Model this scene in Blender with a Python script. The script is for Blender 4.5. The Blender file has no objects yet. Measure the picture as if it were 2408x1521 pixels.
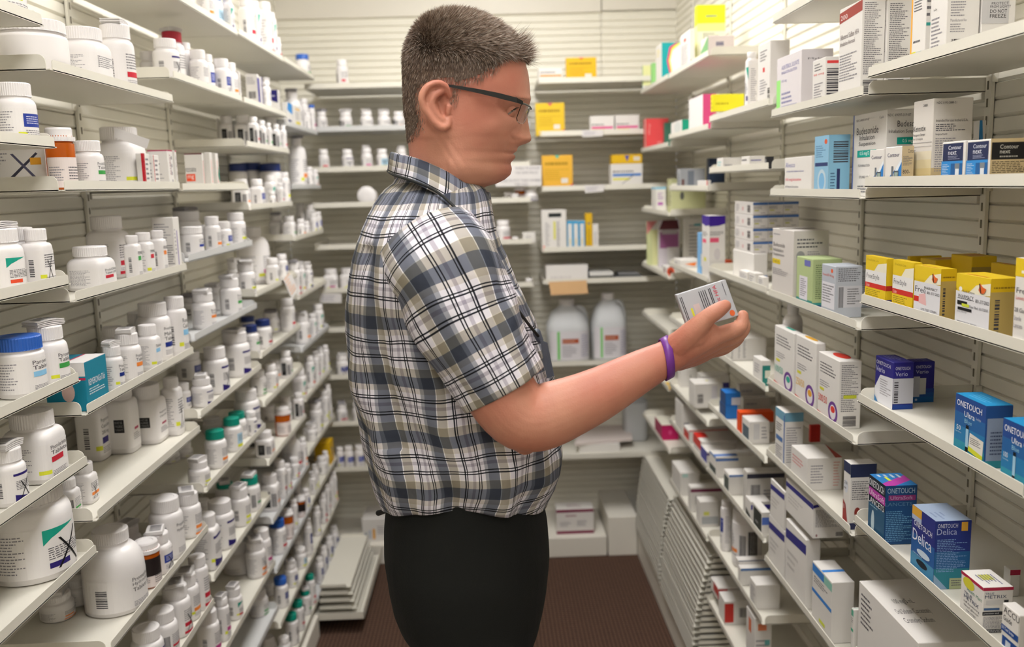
import bpy, bmesh, math, random
from math import sin, cos, pi, radians
from mathutils import Vector, Matrix
random.seed(7)
SC = bpy.context.scene
COL = SC.collection
# ------------------------------------------------------------------ camera
F = 2122.0; CX, CY = 1204.0, 760.5; VX, VY = 1151.0, 435.4; ROLL = -0.0283; H = 1.58
_d = Vector(((VX-CX)/F, -(VY-CY)/F, 1.0)).normalized()
_yaw = -math.asin(_d.x); _p = math.atan2(_d.y, _d.z)
CR = Vector((cos(_yaw), -sin(_yaw), 0)); CW = Vector((sin(_yaw)*cos(_p), cos(_yaw)*cos(_p), -sin(_p))); CU = CR.cross(CW)
CR, CU = cos(ROLL)*CR + sin(ROLL)*CU, -sin(ROLL)*CR + cos(ROLL)*CU
C0 = Vector((0, 0, H))
cd = bpy.data.cameras.new('camera'); cam = bpy.data.objects.new('camera', cd); COL.objects.link(cam)
cd.sensor_width = 36; cd.lens = F/2408*36; cd.clip_start = 0.02
cam.matrix_world = Matrix(((CR.x, CU.x, -CW.x, C0.x), (CR.y, CU.y, -CW.y, C0.y), (CR.z, CU.z, -CW.z, C0.z), (0, 0, 0, 1)))
cd.dof.use_dof = True; cd.dof.focus_distance = 1.36; cd.dof.aperture_fstop = 4.0
SC.camera = cam
SC.view_settings.view_transform = 'Standard'; SC.view_settings.look = 'None'
SC.view_settings.gamma = 1; SC.view_settings.use_curve_mapping = False
SC.view_settings.exposure = 1.4
# ------------------------------------------------------------------ light
w = bpy.data.worlds.new('world'); SC.world = w; w.use_nodes = True
w.node_tree.nodes['Background'].inputs[0].default_value = (1.0, 0.98, 0.96, 1)
w.node_tree.nodes['Background'].inputs[1].default_value = 0.25
LAMPS = [(0.02, 2.65, 0.50, 0.95, 8.8), (0.0, 0.85, 0.5, 0.9, 5.8), (0.0, -1.1, 0.5, 1.1, 5.6)]   # x, y, width, length, strength

def ray(x, y): return CR*((x-CX)/F) + CU*((CY-y)/F) + CW
def hit(x, y, ax, val):
    v = ray(x, y); t = (val-C0[ax])/v[ax]
    return C0 + v*t
def atY(x, y, Y): return hit(x, y, 1, Y)
# ------------------------------------------------------------------ materials
def lin(h):
    h = h.lstrip('#'); o = []
    for i in (0, 2, 4):
        c = int(h[i:i+2], 16)/255; o.append(c/12.92 if c <= 0.04045 else ((c+0.055)/1.055)**2.4)
    return tuple(o)+(1,)
_M = {}
def mat(name, col, rough=0.5, metal=0, spec=0.5, trans=0, alpha=1, sss=0, noise=0, nscale=30, bump=0, bscale=200, coat=0, ior=1.45):
    if name in _M: return _M[name]
    m = bpy.data.materials.new(name); m.use_nodes = True; nt = m.node_tree; b = nt.nodes['Principled BSDF']
    c = lin(col) if isinstance(col, str) else tuple(col)+(1,)
    b.inputs['Base Color'].default_value = c; b.inputs['Roughness'].default_value = rough
    b.inputs['Metallic'].default_value = metal; b.inputs['Specular IOR Level'].default_value = spec
    b.inputs['Transmission Weight'].default_value = trans; b.inputs['Alpha'].default_value = alpha
    b.inputs['Coat Weight'].default_value = coat; b.inputs['IOR'].default_value = ior
    if sss:
        b.inputs['Subsurface Weight'].default_value = sss; b.inputs['Subsurface Radius'].default_value = (0.012, 0.005, 0.003)
        b.inputs['Subsurface Scale'].default_value = 0.6
    tc = None
    if noise or bump:
        tc = nt.nodes.new('ShaderNodeTexCoord')
    if noise:
        n = nt.nodes.new('ShaderNodeTexNoise'); n.inputs['Scale'].default_value = nscale; n.inputs['Detail'].default_value = 4
        mx = nt.nodes.new('ShaderNodeMix'); mx.data_type = 'RGBA'; mx.blend_type = 'MULTIPLY'
        r = nt.nodes.new('ShaderNodeMapRange'); r.inputs[3].default_value = 1-noise; r.inputs[4].default_value = 1+noise
        nt.links.new(tc.outputs['Object'], n.inputs['Vector']); nt.links.new(n.outputs[0], r.inputs[0])
        mx.inputs[0].default_value = 1; mx.inputs[6].default_value = c
        nt.links.new(r.outputs[0], mx.inputs[7]); nt.links.new(mx.outputs[2], b.inputs['Base Color'])
    if bump:
        n = nt.nodes.new('ShaderNodeTexNoise'); n.inputs['Scale'].default_value = bscale; n.inputs['Detail'].default_value = 3
        bm_ = nt.nodes.new('ShaderNodeBump'); bm_.inputs['Strength'].default_value = bump; bm_.inputs['Distance'].default_value = 0.002
        nt.links.new(tc.outputs['Object'], n.inputs['Vector']); nt.links.new(n.outputs[0], bm_.inputs['Height'])
        nt.links.new(bm_.outputs[0], b.inputs['Normal'])
    _M[name] = m; return m
def ink(h):                                   # printed colour
    return mat('print_'+h, h, 0.45, spec=0.35)
TRAY = mat('cream_enamel', 'dcd8cc', 0.42, noise=0.03, nscale=6)
TRAYG = mat('grey_enamel', 'cccccb', 0.42, noise=0.03, nscale=6)
SLAT = mat('slat_panel', 'e6e2d5', 0.5, noise=0.04, nscale=3)
BASE = mat('base_panel', 'dfdacf', 0.45, noise=0.03, nscale=4)
HDPE = mat('white_plastic', 'e6e2e1', 0.33, noise=0.015, nscale=20)
CAPW = mat('white_cap', 'e4e0df', 0.4)
CARD = mat('white_card', 'd9d5d0', 0.5, noise=0.015, nscale=25)
PAPER = mat('paper', 'd8d4d2', 0.7, noise=0.04, nscale=60)
AMBER = mat('amber_plastic', 'e0701c', 0.15, trans=0.55, ior=1.3)
CAPS = {'w': CAPW, 'b': mat('blue_cap', '2a5fb8', 0.4), 'n': mat('navy_cap', '1c2f6a', 0.4), 't': mat('teal_cap', '00907c', 0.4), 'd': mat('red_cap', 'a81830', 0.4)}
# ------------------------------------------------------------------ mesh helpers
def link(name, bm, mats, parent=None, smooth=False):
    me = bpy.data.meshes.new(name); bm.to_mesh(me); bm.free()
    for m in (mats if isinstance(mats, (list, tuple)) else [mats]): me.materials.append(m)
    if smooth: me.shade_smooth()
    o = bpy.data.objects.new(name, me); COL.objects.link(o)
    if parent: o.parent = parent
    return o
def tag(o, label=None, cat=None, group=None, kind=None):
    if label: o['label'] = label
    if cat: o['category'] = cat
    if group: o['group'] = group
    if kind: o['kind'] = kind
    return o
def box(bm, x0, y0, z0, x1, y1, z1, mi=0):
    v = [bm.verts.new((x, y, z)) for z in (z0, z1) for y in (y0, y1) for x in (x0, x1)]
    for f in ((0, 2, 3, 1), (4, 5, 7, 6), (0, 1, 5, 4), (2, 6, 7, 3), (0, 4, 6, 2), (1, 3, 7, 5)):
        bm.faces.new([v[i] for i in f]).material_index = mi
    return v
def prism(bm, pts, off, mi=0):               # pts: closed 3D outline, off: extrusion vector
    a = [bm.verts.new(p) for p in pts]; b = [bm.verts.new(Vector(p)+Vector(off)) for p in pts]
    n = len(a)
    fs = [bm.faces.new(a[::-1]), bm.faces.new(b)]
    for i in range(n): fs.append(bm.faces.new((a[i], a[(i+1) % n], b[(i+1) % n], b[i])))
    for f in fs: f.material_index = mi
def sq(t, n):
    return (abs(cos(t))**n+abs(sin(t))**n)**(-1/n)
def lathe(bm, prof, seg=28, c=(0, 0), n=2, mi=0, rib=0, rz=(0, 99)):
    rings = []
    for pr in prof:
        r, z = pr[:2]; nn = pr[2] if len(pr) > 2 else n; ring = []
        for k in range(seg):
            t = 2*pi*k/seg
            rr = r*(sq(t, nn) if nn != 2 else 1)
            if rib and rz[0] < z < rz[1] and k % 2: rr *= (1-rib)
            ring.append(bm.verts.new((c[0]+rr*cos(t), c[1]+rr*sin(t), z)))
        rings.append(ring)
    for a, b in zip(rings, rings[1:]):
        for k in range(seg):
            f = bm.faces.new((a[k], a[(k+1) % seg], b[(k+1) % seg], b[k])); f.material_index = mi
            f.smooth = not rib
    f = bm.faces.new(rings[0][::-1]); f.material_index = mi
    f = bm.faces.new(rings[-1]); f.material_index = mi
def tube(bm, pts, rad, seg=14, mi=0, sub=4, flat=None):
    """closed rounded tube through pts with radii rad (Catmull-Rom)"""
    pts = [Vector(p) for p in pts]; P = []; Rr = []
    n = len(pts)
    for i in range(n-1):
        p0 = pts[max(i-1, 0)]; p1 = pts[i]; p2 = pts[i+1]; p3 = pts[min(i+2, n-1)]
        for j in range(sub):
            t = j/sub
            P.append(0.5*((2*p1)+(p2-p0)*t+(2*p0-5*p1+4*p2-p3)*t*t+(3*p1-p0-3*p2+p3)*t**3)); Rr.append(rad[i]*(1-t)+rad[i+1]*t)
    P.append(pts[-1]); Rr.append(rad[-1])
    d0 = (P[0]-P[1]).normalized(); d1 = (P[-1]-P[-2]).normalized()
    a = []
    for s in (1.0, 0.9, 0.6, 0.3): a.append((P[0]+d0*Rr[0]*s, Rr[0]*math.sqrt(max(1-s*s, 0.0004))))
    b = [(P[-1]+d1*Rr[-1]*s, Rr[-1]*math.sqrt(max(1-s*s, 0.0004))) for s in (0.3, 0.6, 0.9, 1.0)]
    allp = a+list(zip(P, Rr))+b
    up = Vector((0, 0, 1)); rings = []; X = None
    for i, (p, r) in enumerate(allp):
        q = allp[min(i+1, len(allp)-1)][0]-allp[max(i-1, 0)][0]; q.normalize()
        if X is None:
            X = q.cross(up)
            if X.length < 0.1: X = q.cross(Vector((1, 0, 0)))
        X = (X-q*X.dot(q)).normalized(); Y = q.cross(X)
        ring = []
        for k in range(seg):
            t = 2*pi*k/seg; ring.append(bm.verts.new(p+X*(r*cos(t))+Y*(r*sin(t))))
        rings.append(ring)
    for u_, v_ in zip(rings, rings[1:]):
        for k in range(seg):
            f = bm.faces.new((u_[k], u_[(k+1) % seg], v_[(k+1) % seg], v_[k])); f.smooth = True; f.material_index = mi
    bm.faces.new(rings[0][::-1]).material_index = mi; bm.faces.new(rings[-1]).material_index = mi
# ---- printing: words, bars and patches laid on a face.  map(u, v, k) -> point, k = layer height
_T = {}
def glyphs(s):
    if s in _T: return _T[s]
    c = bpy.data.curves.new('t', 'FONT'); c.body = s; c.resolution_u = 2; c.align_x = 'LEFT'
    o = bpy.data.objects.new('t', c); COL.objects.link(o)
    dg = bpy.context.evaluated_depsgraph_get(); dg.update()
    me = o.evaluated_get(dg).to_mesh()
    vs = [(v.co.x, v.co.y) for v in me.vertices]; fs = [tuple(p.vertices) for p in me.polygons]
    o.evaluated_get(dg).to_mesh_clear(); bpy.data.objects.remove(o); bpy.data.curves.remove(c)
    x0 = min(v[0] for v in vs); x1 = max(v[0] for v in vs); y0 = min(min(v[1] for v in vs), 0.0); y1 = max(v[1] for v in vs)
    vs = [((x-x0)/(x1-x0), (y-y0)/(y1-y0)) for x, y in vs]
    _T[s] = (vs, fs); return _T[s]
class Print:
    def __init__(s, fn, nseg=1):
        s.bm = bmesh.new(); s.m = []; s.fn = fn; s.ns = nseg; s.k = 0
    def mi(s, c):
        if c not in s.m: s.m.append(c)
        return s.m.index(c)
    def rect(s, x0, y0, x1, y1, c, k=None):
        mi = s.mi(c); k = s.k if k is None else k
        n = max(1, int(math.ceil(abs(x1-x0)*s.ns))); pv = None
        for i in range(n+1):
            x = x0+(x1-x0)*i/n
            a = s.bm.verts.new(s.fn(x, y0, k)); b = s.bm.verts.new(s.fn(x, y1, k))
            if pv: s.bm.faces.new((pv[0], a, b, pv[1])).material_index = mi
            pv = (a, b)
    def poly(s, pts, c, k=None):
        k = s.k if k is None else k
        if s.ns < 1:                          # on a curved face: cut into upright strips
            x0 = min(p[0] for p in pts); x1 = max(p[0] for p in pts); m = max(2, int(math.ceil((x1-x0)/4))); pv = None
            for i in range(m+1):
                x = x0+(x1-x0)*min(max(i/m, 1e-4), 1-1e-4); ys = []
                for p, q in zip(pts, pts[1:]+pts[:1]):
                    if (p[0]-x)*(q[0]-x) <= 0 and p[0] != q[0]: ys.append(p[1]+(q[1]-p[1])*(x-p[0])/(q[0]-p[0]))
                a = s.bm.verts.new(s.fn(x, min(ys), k)); b = s.bm.verts.new(s.fn(x, max(ys), k))
                if pv: s.bm.faces.new((pv[0], a, b, pv[1])).material_index = s.mi(c)
                pv = (a, b)
            return
        s.bm.faces.new([s.bm.verts.new(s.fn(x, y, k)) for x, y in pts]).material_index = s.mi(c)
    def run(s, cmds):
        for c in cmds:
            s.k += 1; t = c[0]
            if t == 'R': s.rect(*c[1:])
            elif t == 'P': s.poly(c[1], c[2])
            elif t == 'E':
                _, x, y, rx, ry, col = c
                s.poly([(x+rx*cos(2*pi*i/20), y+ry*sin(2*pi*i/20)) for i in range(20)], col)
            elif t in 'TV':                    # text fitted to a box; V runs upward
                _, x, y, w_, h_, txt, col = c
                vs, fs = glyphs(txt); mi = s.mi(col)
                vv = [s.bm.verts.new(s.fn(*((x+a*w_, y+b*h_) if t == 'T' else (x+(1-b)*w_, y+a*h_)), s.k)) for a, b in vs]
                for f in fs:
                    try: s.bm.faces.new([vv[i] for i in f]).material_index = mi
                    except ValueError: pass
            elif t == 'L':                     # lines of fine print
                _, x0, y0, x1, y1, n, col = c
                n = int(n*1.45+.5)
                rg = random.Random(int(abs(x0*97+y0*31+n)*10))
                for i in range(n):
                    yy = y1-(y1-y0)*(i+0.5)/n; hh = (y1-y0)/n*0.21; x = x0; W = x1-x0
                    end = x0+W*(rg.uniform(0.55, 1.0))
                    while x < end:
                        l = W*rg.uniform(0.03, 0.12); s.rect(x, yy-hh, min(x+l, end), yy+hh, '605e64' if col == DK else col); x += l+W*0.022
            elif t == 'B':                     # barcode: vertical bars
                _, x0, y0, x1, y1, col = c
                rg = random.Random(3); x = x0; n = 0
                u = (x1-x0)/28
                while x < x1-u:
                    l = u*rg.choice((0.6, 1, 1.7)); s.rect(x, y0, x+l, y1, col); x += l+u*rg.choice((0.7, 1.2))
            elif t == 'H':                     # barcode with horizontal bars
                _, x0, y0, x1, y1, col = c
                rg = random.Random(5); y = y0; u = (y1-y0)/26
                while y < y1-u:
                    l = u*rg.choice((0.6, 1, 1.6)); s.rect(x0, y, x1, y+l, col); y += l+u*rg.choice((0.7, 1.2))
    def done(s, name, parent):
        if not s.m: s.bm.free(); return None
        return link(name, s.bm, [ink(c) for c in s.m], parent)
# ------------------------------------------------------------------ room
def struct(name, bm, m, smooth=False):
    o = link(name, bm, m, smooth=smooth); o['kind'] = 'structure'; return o
XL, XR, WL, WR, WB = -0.655, 0.6265, -0.865, 0.84, 4.0
YF = -2.2
bm = bmesh.new(); box(bm, WL-0.1, YF, -0.05, WR+0.1, WB+0.1, 0)
carpet = mat('carpet', '4a372e', 0.95, spec=0.1)
nt = carpet.node_tree; b = nt.nodes['Principled BSDF']; tc = nt.nodes.new('ShaderNodeTexCoord')
w1 = nt.nodes.new('ShaderNodeTexWave'); w1.bands_direction = 'X'; w1.inputs['Scale'].default_value = 22; w1.inputs['Distortion'].default_value = 1.2; w1.inputs['Detail Scale'].default_value = 6
w2 = nt.nodes.new('ShaderNodeTexWave'); w2.bands_direction = 'Y'; w2.inputs['Scale'].default_value = 20; w2.inputs['Distortion'].default_value = 1.2
ns = nt.nodes.new('ShaderNodeTexNoise'); ns.inputs['Scale'].default_value = 260; ns.inputs['Detail'].default_value = 4
a1 = nt.nodes.new('ShaderNodeMath'); a1.operation = 'MULTIPLY'; a2 = nt.nodes.new('ShaderNodeMath'); a2.operation = 'ADD'
cr = nt.nodes.new('ShaderNodeValToRGB'); cr.color_ramp.elements[0].position = 0.25; cr.color_ramp.elements[0].color = lin('241a15'); cr.color_ramp.elements[1].position = 1.1; cr.color_ramp.elements[1].color = lin('6a5144')
for n_ in (w1, w2, ns): nt.links.new(tc.outputs['Object'], n_.inputs['Vector'])
nt.links.new(w1.outputs['Fac'], a1.inputs[0]); nt.links.new(w2.outputs['Fac'], a1.inputs[1]); nt.links.new(a1.outputs[0], a2.inputs[0]); nt.links.new(ns.outputs[0], a2.inputs[1])
nt.links.new(a2.outputs[0], cr.inputs[0]); nt.links.new(cr.outputs[0], b.inputs['Base Color'])
bp = nt.nodes.new('ShaderNodeBump'); bp.inputs['Distance'].default_value = 0.003; nt.links.new(a2.outputs[0], bp.inputs['Height']); nt.links.new(bp.outputs[0], b.inputs['Normal'])
struct('floor', bm, carpet)
bm = bmesh.new(); box(bm, WL-0.1, YF, 2.75, WR+0.1, WB+0.1, 2.8); struct('ceiling', bm, mat('ceiling_tile', 'd8d3c8', 0.9, bump=0.3, bscale=120))
bm = bmesh.new(); box(bm, WL-0.1, YF-0.1, 0, WR+0.1, YF, 2.75); struct('wall_front', bm, mat('painted_wall', 'd8d2c4', 0.8, noise=0.02))
def slatwall(name, fn, length, seams, ztop=2.72):
    """lapped slats 28 mm high, broken at the panel seams; fn(s, out, z)"""
    bm = bmesh.new(); p = 0.0283; edges = [0]+seams+[length]
    for a, b in zip(edges, edges[1:]):
        a += 0.0012; b -= 0.0012; k = 0; z = 0.0; prof = []
        while z < ztop-p:
            prof += [(0.0, z), (0.0028, z+0.0026), (0.0014, z+p-0.0040), (-0.0034, z+p-0.0022)]; z += p
        prof.append((0, ztop))
        va = [bm.verts.new(fn(a, o, zz)) for o, zz in prof]; vb = [bm.verts.new(fn(b, o, zz)) for o, zz in prof]
        for i in range(len(prof)-1): bm.faces.new((va[i], vb[i], vb[i+1], va[i+1]))
    # backing sheet
    vs = [bm.verts.new(fn(s_, -0.006, z_)) for s_, z_ in ((0, 0), (length, 0), (length, 2.75), (0, 2.75))]; bm.faces.new(vs)
    vs = [bm.verts.new(fn(s_, -0.05, z_)) for s_, z_ in ((0, 0), (length, 0), (length, 2.75), (0, 2.75))]; bm.faces.new(vs)
    bmesh.ops.recalc_face_normals(bm, faces=bm.faces)
    return struct(name, bm, SLAT)
LY = [0.87, 1.43, 1.985, 2.55, 3.11, 3.66]; RY = [1.0, 1.5, 2.0, 2.55, 3.11, 3.66]
slatwall('wall_left', lambda s, o, z: (WL+o, YF+s, z), WB-YF, [y-YF for y in (-1.37, -0.81, -0.25, 0.31)+tuple(LY[:5])+(3.66,)])
slatwall('wall_right', lambda s, o, z: (WR-o, YF+s, z), WB-YF, [y-YF for y in (-1.2, -0.65, -0.1, 0.45)+tuple(RY[:5])+(3.66,)])
slatwall('wall_back', lambda s, o, z: (WL+s, WB-o, z), WR-WL, [0.82-0.5+1.06], 2.30)
bm = bmesh.new(); box(bm, WL, WB-0.012, 2.30, 0.515, WB, 2.72); box(bm, 0.52, WB-0.012, 2.305, WR, WB, 2.72)
struct('trim_1', bm, BASE)
# slotted uprights at the bay seams
n_ = 2
for side, ys in ((-1, LY), (1, RY)):
    for y in ys:
        X = WL+0.004 if side < 0 else WR-0.004
        bm = bmesh.new(); box(bm, min(X, X-side*0.006), y-0.009, 0.0, max(X, X-side*0.006), y+0.009, 2.6)
        z = 0.1
        xs = X-side*0.0065
        while z < 2.5:
            box(bm, min(xs, xs-side*0.0006), y-0.002, z, max(xs, xs-side*0.0006), y+0.002, z+0.014, 1); z += 0.0283
        struct('trim_%d' % n_, bm, [SLAT, mat('dark_slot', '7a7464', 0.8)]); n_ += 1
# base plinths
def plinth(name, x0, y0, x1, y1, z1, m=BASE):
    bm = bmesh.new(); box(bm, x0, y0, 0, x1, y1, z1)
    e = [e for e in bm.edges]; bmesh.ops.bevel(bm, geom=e, offset=0.004, segments=2, profile=0.5, affect='EDGES')
    return struct(name, bm, m)
plinth('baseboard_left', WL, YF+0.1, -0.645, 3.05, 0.085)
plinth('baseboard_right', 0.60, YF+0.1, WR, 3.655, 0.10)
plinth('baseboard_back', -0.86, 3.66, 0.47, WB-0.002, 0.088)
plinth('trim_20', 0.475, 3.655, 0.60, WB-0.002, 0.175)
# ceiling lights
for i, (x, y, wx, ly, st) in enumerate(LAMPS):
    r = bpy.data.objects.new('ceiling_light', None); COL.objects.link(r); r.location = (x, y, 2.75)
    tag(r, ('recessed rectangular ceiling light over the far end of the aisle', 'recessed rectangular ceiling light above the man', 'recessed rectangular ceiling light behind the viewer')[i], 'ceiling light', 'ceiling lights over the aisle')
    bm = bmesh.new()
    for a in ((-wx/2-.02, -ly/2-.02, wx/2+.02, -ly/2), (-wx/2-.02, ly/2, wx/2+.02, ly/2+.02), (-wx/2-.02, -ly/2, -wx/2, ly/2), (wx/2, -ly/2, wx/2+.02, ly/2)):
        box(bm, a[0], a[1], -0.03, a[2], a[3], 0)
    link('light_frame', bm, TRAY, r)
    bm = bmesh.new(); box(bm, -wx/2, -ly/2, -0.02, wx/2, ly/2, -0.012)
    e = bpy.data.materials.new('tube_light'); e.use_nodes = True; nn = e.node_tree; nn.nodes.remove(nn.nodes['Principled BSDF'])
    em = nn.nodes.new('ShaderNodeEmission'); em.inputs[0].default_value = (1, 0.98, 0.965, 1); em.inputs[1].default_value = st
    nn.links.new(em.outputs[0], nn.nodes['Material Output'].inputs[0])
    link('diffuser', bm, e, r)
# ------------------------------------------------------------------ shelves
# key: bay letter + row -> height of the lip's lower edge
TZ = {'A1': 1.835, 'A2': 1.655, 'A3': 1.445, 'A4': 1.290, 'A5': 1.153, 'A6': 1.003,
 'B2': 1.772, 'B3': 1.590, 'B4': 1.416, 'B5': 1.232, 'B6': 1.054, 'B7': 0.822, 'B8': 0.645,
 'C1': 1.998, 'C2': 1.824, 'C4': 1.587, 'C5': 1.433, 'C7': 1.257, 'C8': 1.082, 'C9': 0.909, 'C10': 0.695, 'C11': 0.494, 'C12': 0.352,
 'D1': 2.004, 'D2': 1.824, 'D3': 1.705, 'D5': 1.531, 'D7': 1.288, 'D8': 1.110, 'D9': 0.968, 'D10': 0.792, 'D11': 0.615, 'D12': 0.4615, 'D13': 0.2875, 'D14': 0.105,
 'E1': 2.007, 'E3': 1.796, 'E4': 1.587, 'E6': 1.412, 'E7': 1.209, 'E8': 1.024, 'E9': 0.847, 'E10': 0.651, 'E11': 0.470, 'E12': 0.290, 'E13': 0.105,
 'P0': 2.02, 'P1': 1.7355, 'P3': 1.560, 'P5': 1.366, 'P6': 1.195, 'P7': 0.978, 'P8': 0.72,
 'Q0': 1.906, 'Q1': 1.709, 'Q3': 1.540, 'Q5': 1.318, 'Q6': 1.116, 'Q7': 0.949, 'Q8': 0.692,
 'R1': 1.7365, 'R3': 1.597, 'R5': 1.320, 'R6': 1.095, 'R7': 0.925, 'R8': 0.731, 'R9': 0.526, 'R10': 0.325,
 'S0': 1.917, 'S1': 1.718, 'S3': 1.547, 'S5': 1.288, 'S6': 1.10, 'S7': 0.864, 'S8': 0.732, 'S9': 0.510,
 'T0': 1.920, 'T1': 1.694, 'T4': 1.459, 'T5': 1.240, 'T6': 1.040, 'T7': 0.84, 'T8': 0.612,
 'K1': 1.975, 'K2': 1.81, 'K3': 1.652, 'K4': 1.511, 'K5': 1.344, 'K6': 1.168, 'K7': 1.006, 'K8': 0.809, 'K9': 0.611, 'K10': 0.414,
 'M1': 1.974, 'M2': 1.769, 'M3': 1.552, 'M4': 1.307, 'M5': 1.176, 'M6': 0.833, 'M7': 0.433}
BAYN = {'A': 'nearest left bay', 'B': 'second left bay', 'C': 'third left bay', 'D': 'fourth left bay', 'E': 'farthest left bay',
 'P': 'nearest right bay', 'Q': 'second right bay', 'R': 'third right bay', 'S': 'fourth right bay', 'T': 'farthest right bay',
 'K': 'back wall left', 'M': 'back wall right'}
ORD = ['', '1st', '2nd', '3rd']+['%dth' % i for i in range(4, 21)]+['21st', '22nd', '23rd']+['%dth' % i for i in range(24, 31)]
def bay_span(k):
    b = k[0]
    if b in 'ABCDE': i = 'ABCDE'.index(b); return LY[i], LY[i+1]
    if b in 'PQRST': i = 'PQRST'.index(b); return RY[i], RY[i+1]
def row(k):
    ks = sorted([q for q in TZ if q[0] == k[0]], key=lambda q: -TZ[q])
    return ORD[ks.index(k)+1]
FL = 0.0024     # floor of the tray above the lip's lower edge
def rcorner(p0, r=0.009, n=4):  # quarter round, returns offsets
    return [(r*(1-sin(pi/2*i/n)), r*(1-cos(pi/2*i/n))) for i in range(n+1)]
def tray(k):
    z = TZ[k]; b = k[0]; bm = bmesh.new(); t = 0.0016; hl = 0.017; hf = 0.024
    if b in 'KM':
        x0, x1 = (-0.70, 0.185) if b == 'K' else (0.222, 0.80)
        y0, y1 = 3.665, WB-0.012
        box(bm, x0, y0, z+FL-t, x1, y1, z+FL); box(bm, x0+0.006, y0-t, z, x1-0.006, y0, z+hl+0.003)
        for xx in (x0, x1-t): box(bm, xx, y0+0.006, z, xx+t, y1, z+hf)
    else:
        s = -1 if b in 'ABCDE' else 1
        y0, y1 = bay_span(k); y0 += 0.002; y1 -= 0.002
        xf = XL if s < 0 else XR; xw = (WL+0.013) if s < 0 else (WR-0.013)
        lo, hi = min(xf, xw), max(xf, xw)
        box(bm, lo, y0, z+FL-t, hi, y1, z+FL)
        a = [(y0+0.010, z), (y1-0.006, z), (y1-0.006, z+hl), (y0+0.010, z+hl)]
        # lip with softened upper corners
        r = 0.004
        pts = [(y0+0.010, z), (y1-0.006, z)]+[(y1-0.006-r*(1-cos(pi/2*i/3)), z+hl-r+r*sin(pi/2*i/3)) for i in range(4)]+[(y0+0.010+r*(1-sin(pi/2*i/3)), z+hl-r+r*cos(pi/2*i/3)) for i in range(4)]
        prism(bm, [(xf, y, zz) for y, zz in pts], (s*t, 0, 0))
        r = 0.011
        for yy in (y0, y1-t):
            xs = xf+s*0.006
            pts = [(xw, z), (xs, z)]+[(xs+s*r*(1-cos(pi/2*i/4)), z+hf-r+r*sin(pi/2*i/4)) for i in range(5)]+[(xw, z+hf)]
            prism(bm, [(x, yy, zz) for x, zz in pts], (0, t, 0))
        # bracket hooks into the wall
        for yy in (y0+0.01, y1-0.014):
            box(bm, min(xw, xw+s*0.010), yy, z-0.012, max(xw, xw+s*0.010), yy+0.003, z+hf)
    bmesh.ops.recalc_face_normals(bm, faces=bm.faces)
    grey = k in ('D12', 'E3', 'C5', 'C7', 'D11', 'E4', 'E8', 'C12', 'E13', 'K2')
    o = link('shelf_tray', bm, TRAYG if grey else TRAY)
    cnt = row(k)
    tag(o, '%s metal shelf tray with low lip, %s down, %s' % ('pale grey' if grey else 'cream', cnt, BAYN[b]), 'shelf', 'metal shelf trays on the walls')
    return o
for k in TZ: tray(k)
ITEMS = {}    # tray -> list of [object, descriptor, x, y, radius or None, ...]
def face_name(k): return -1 if k[0] in 'ABCDE' else 1
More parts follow.
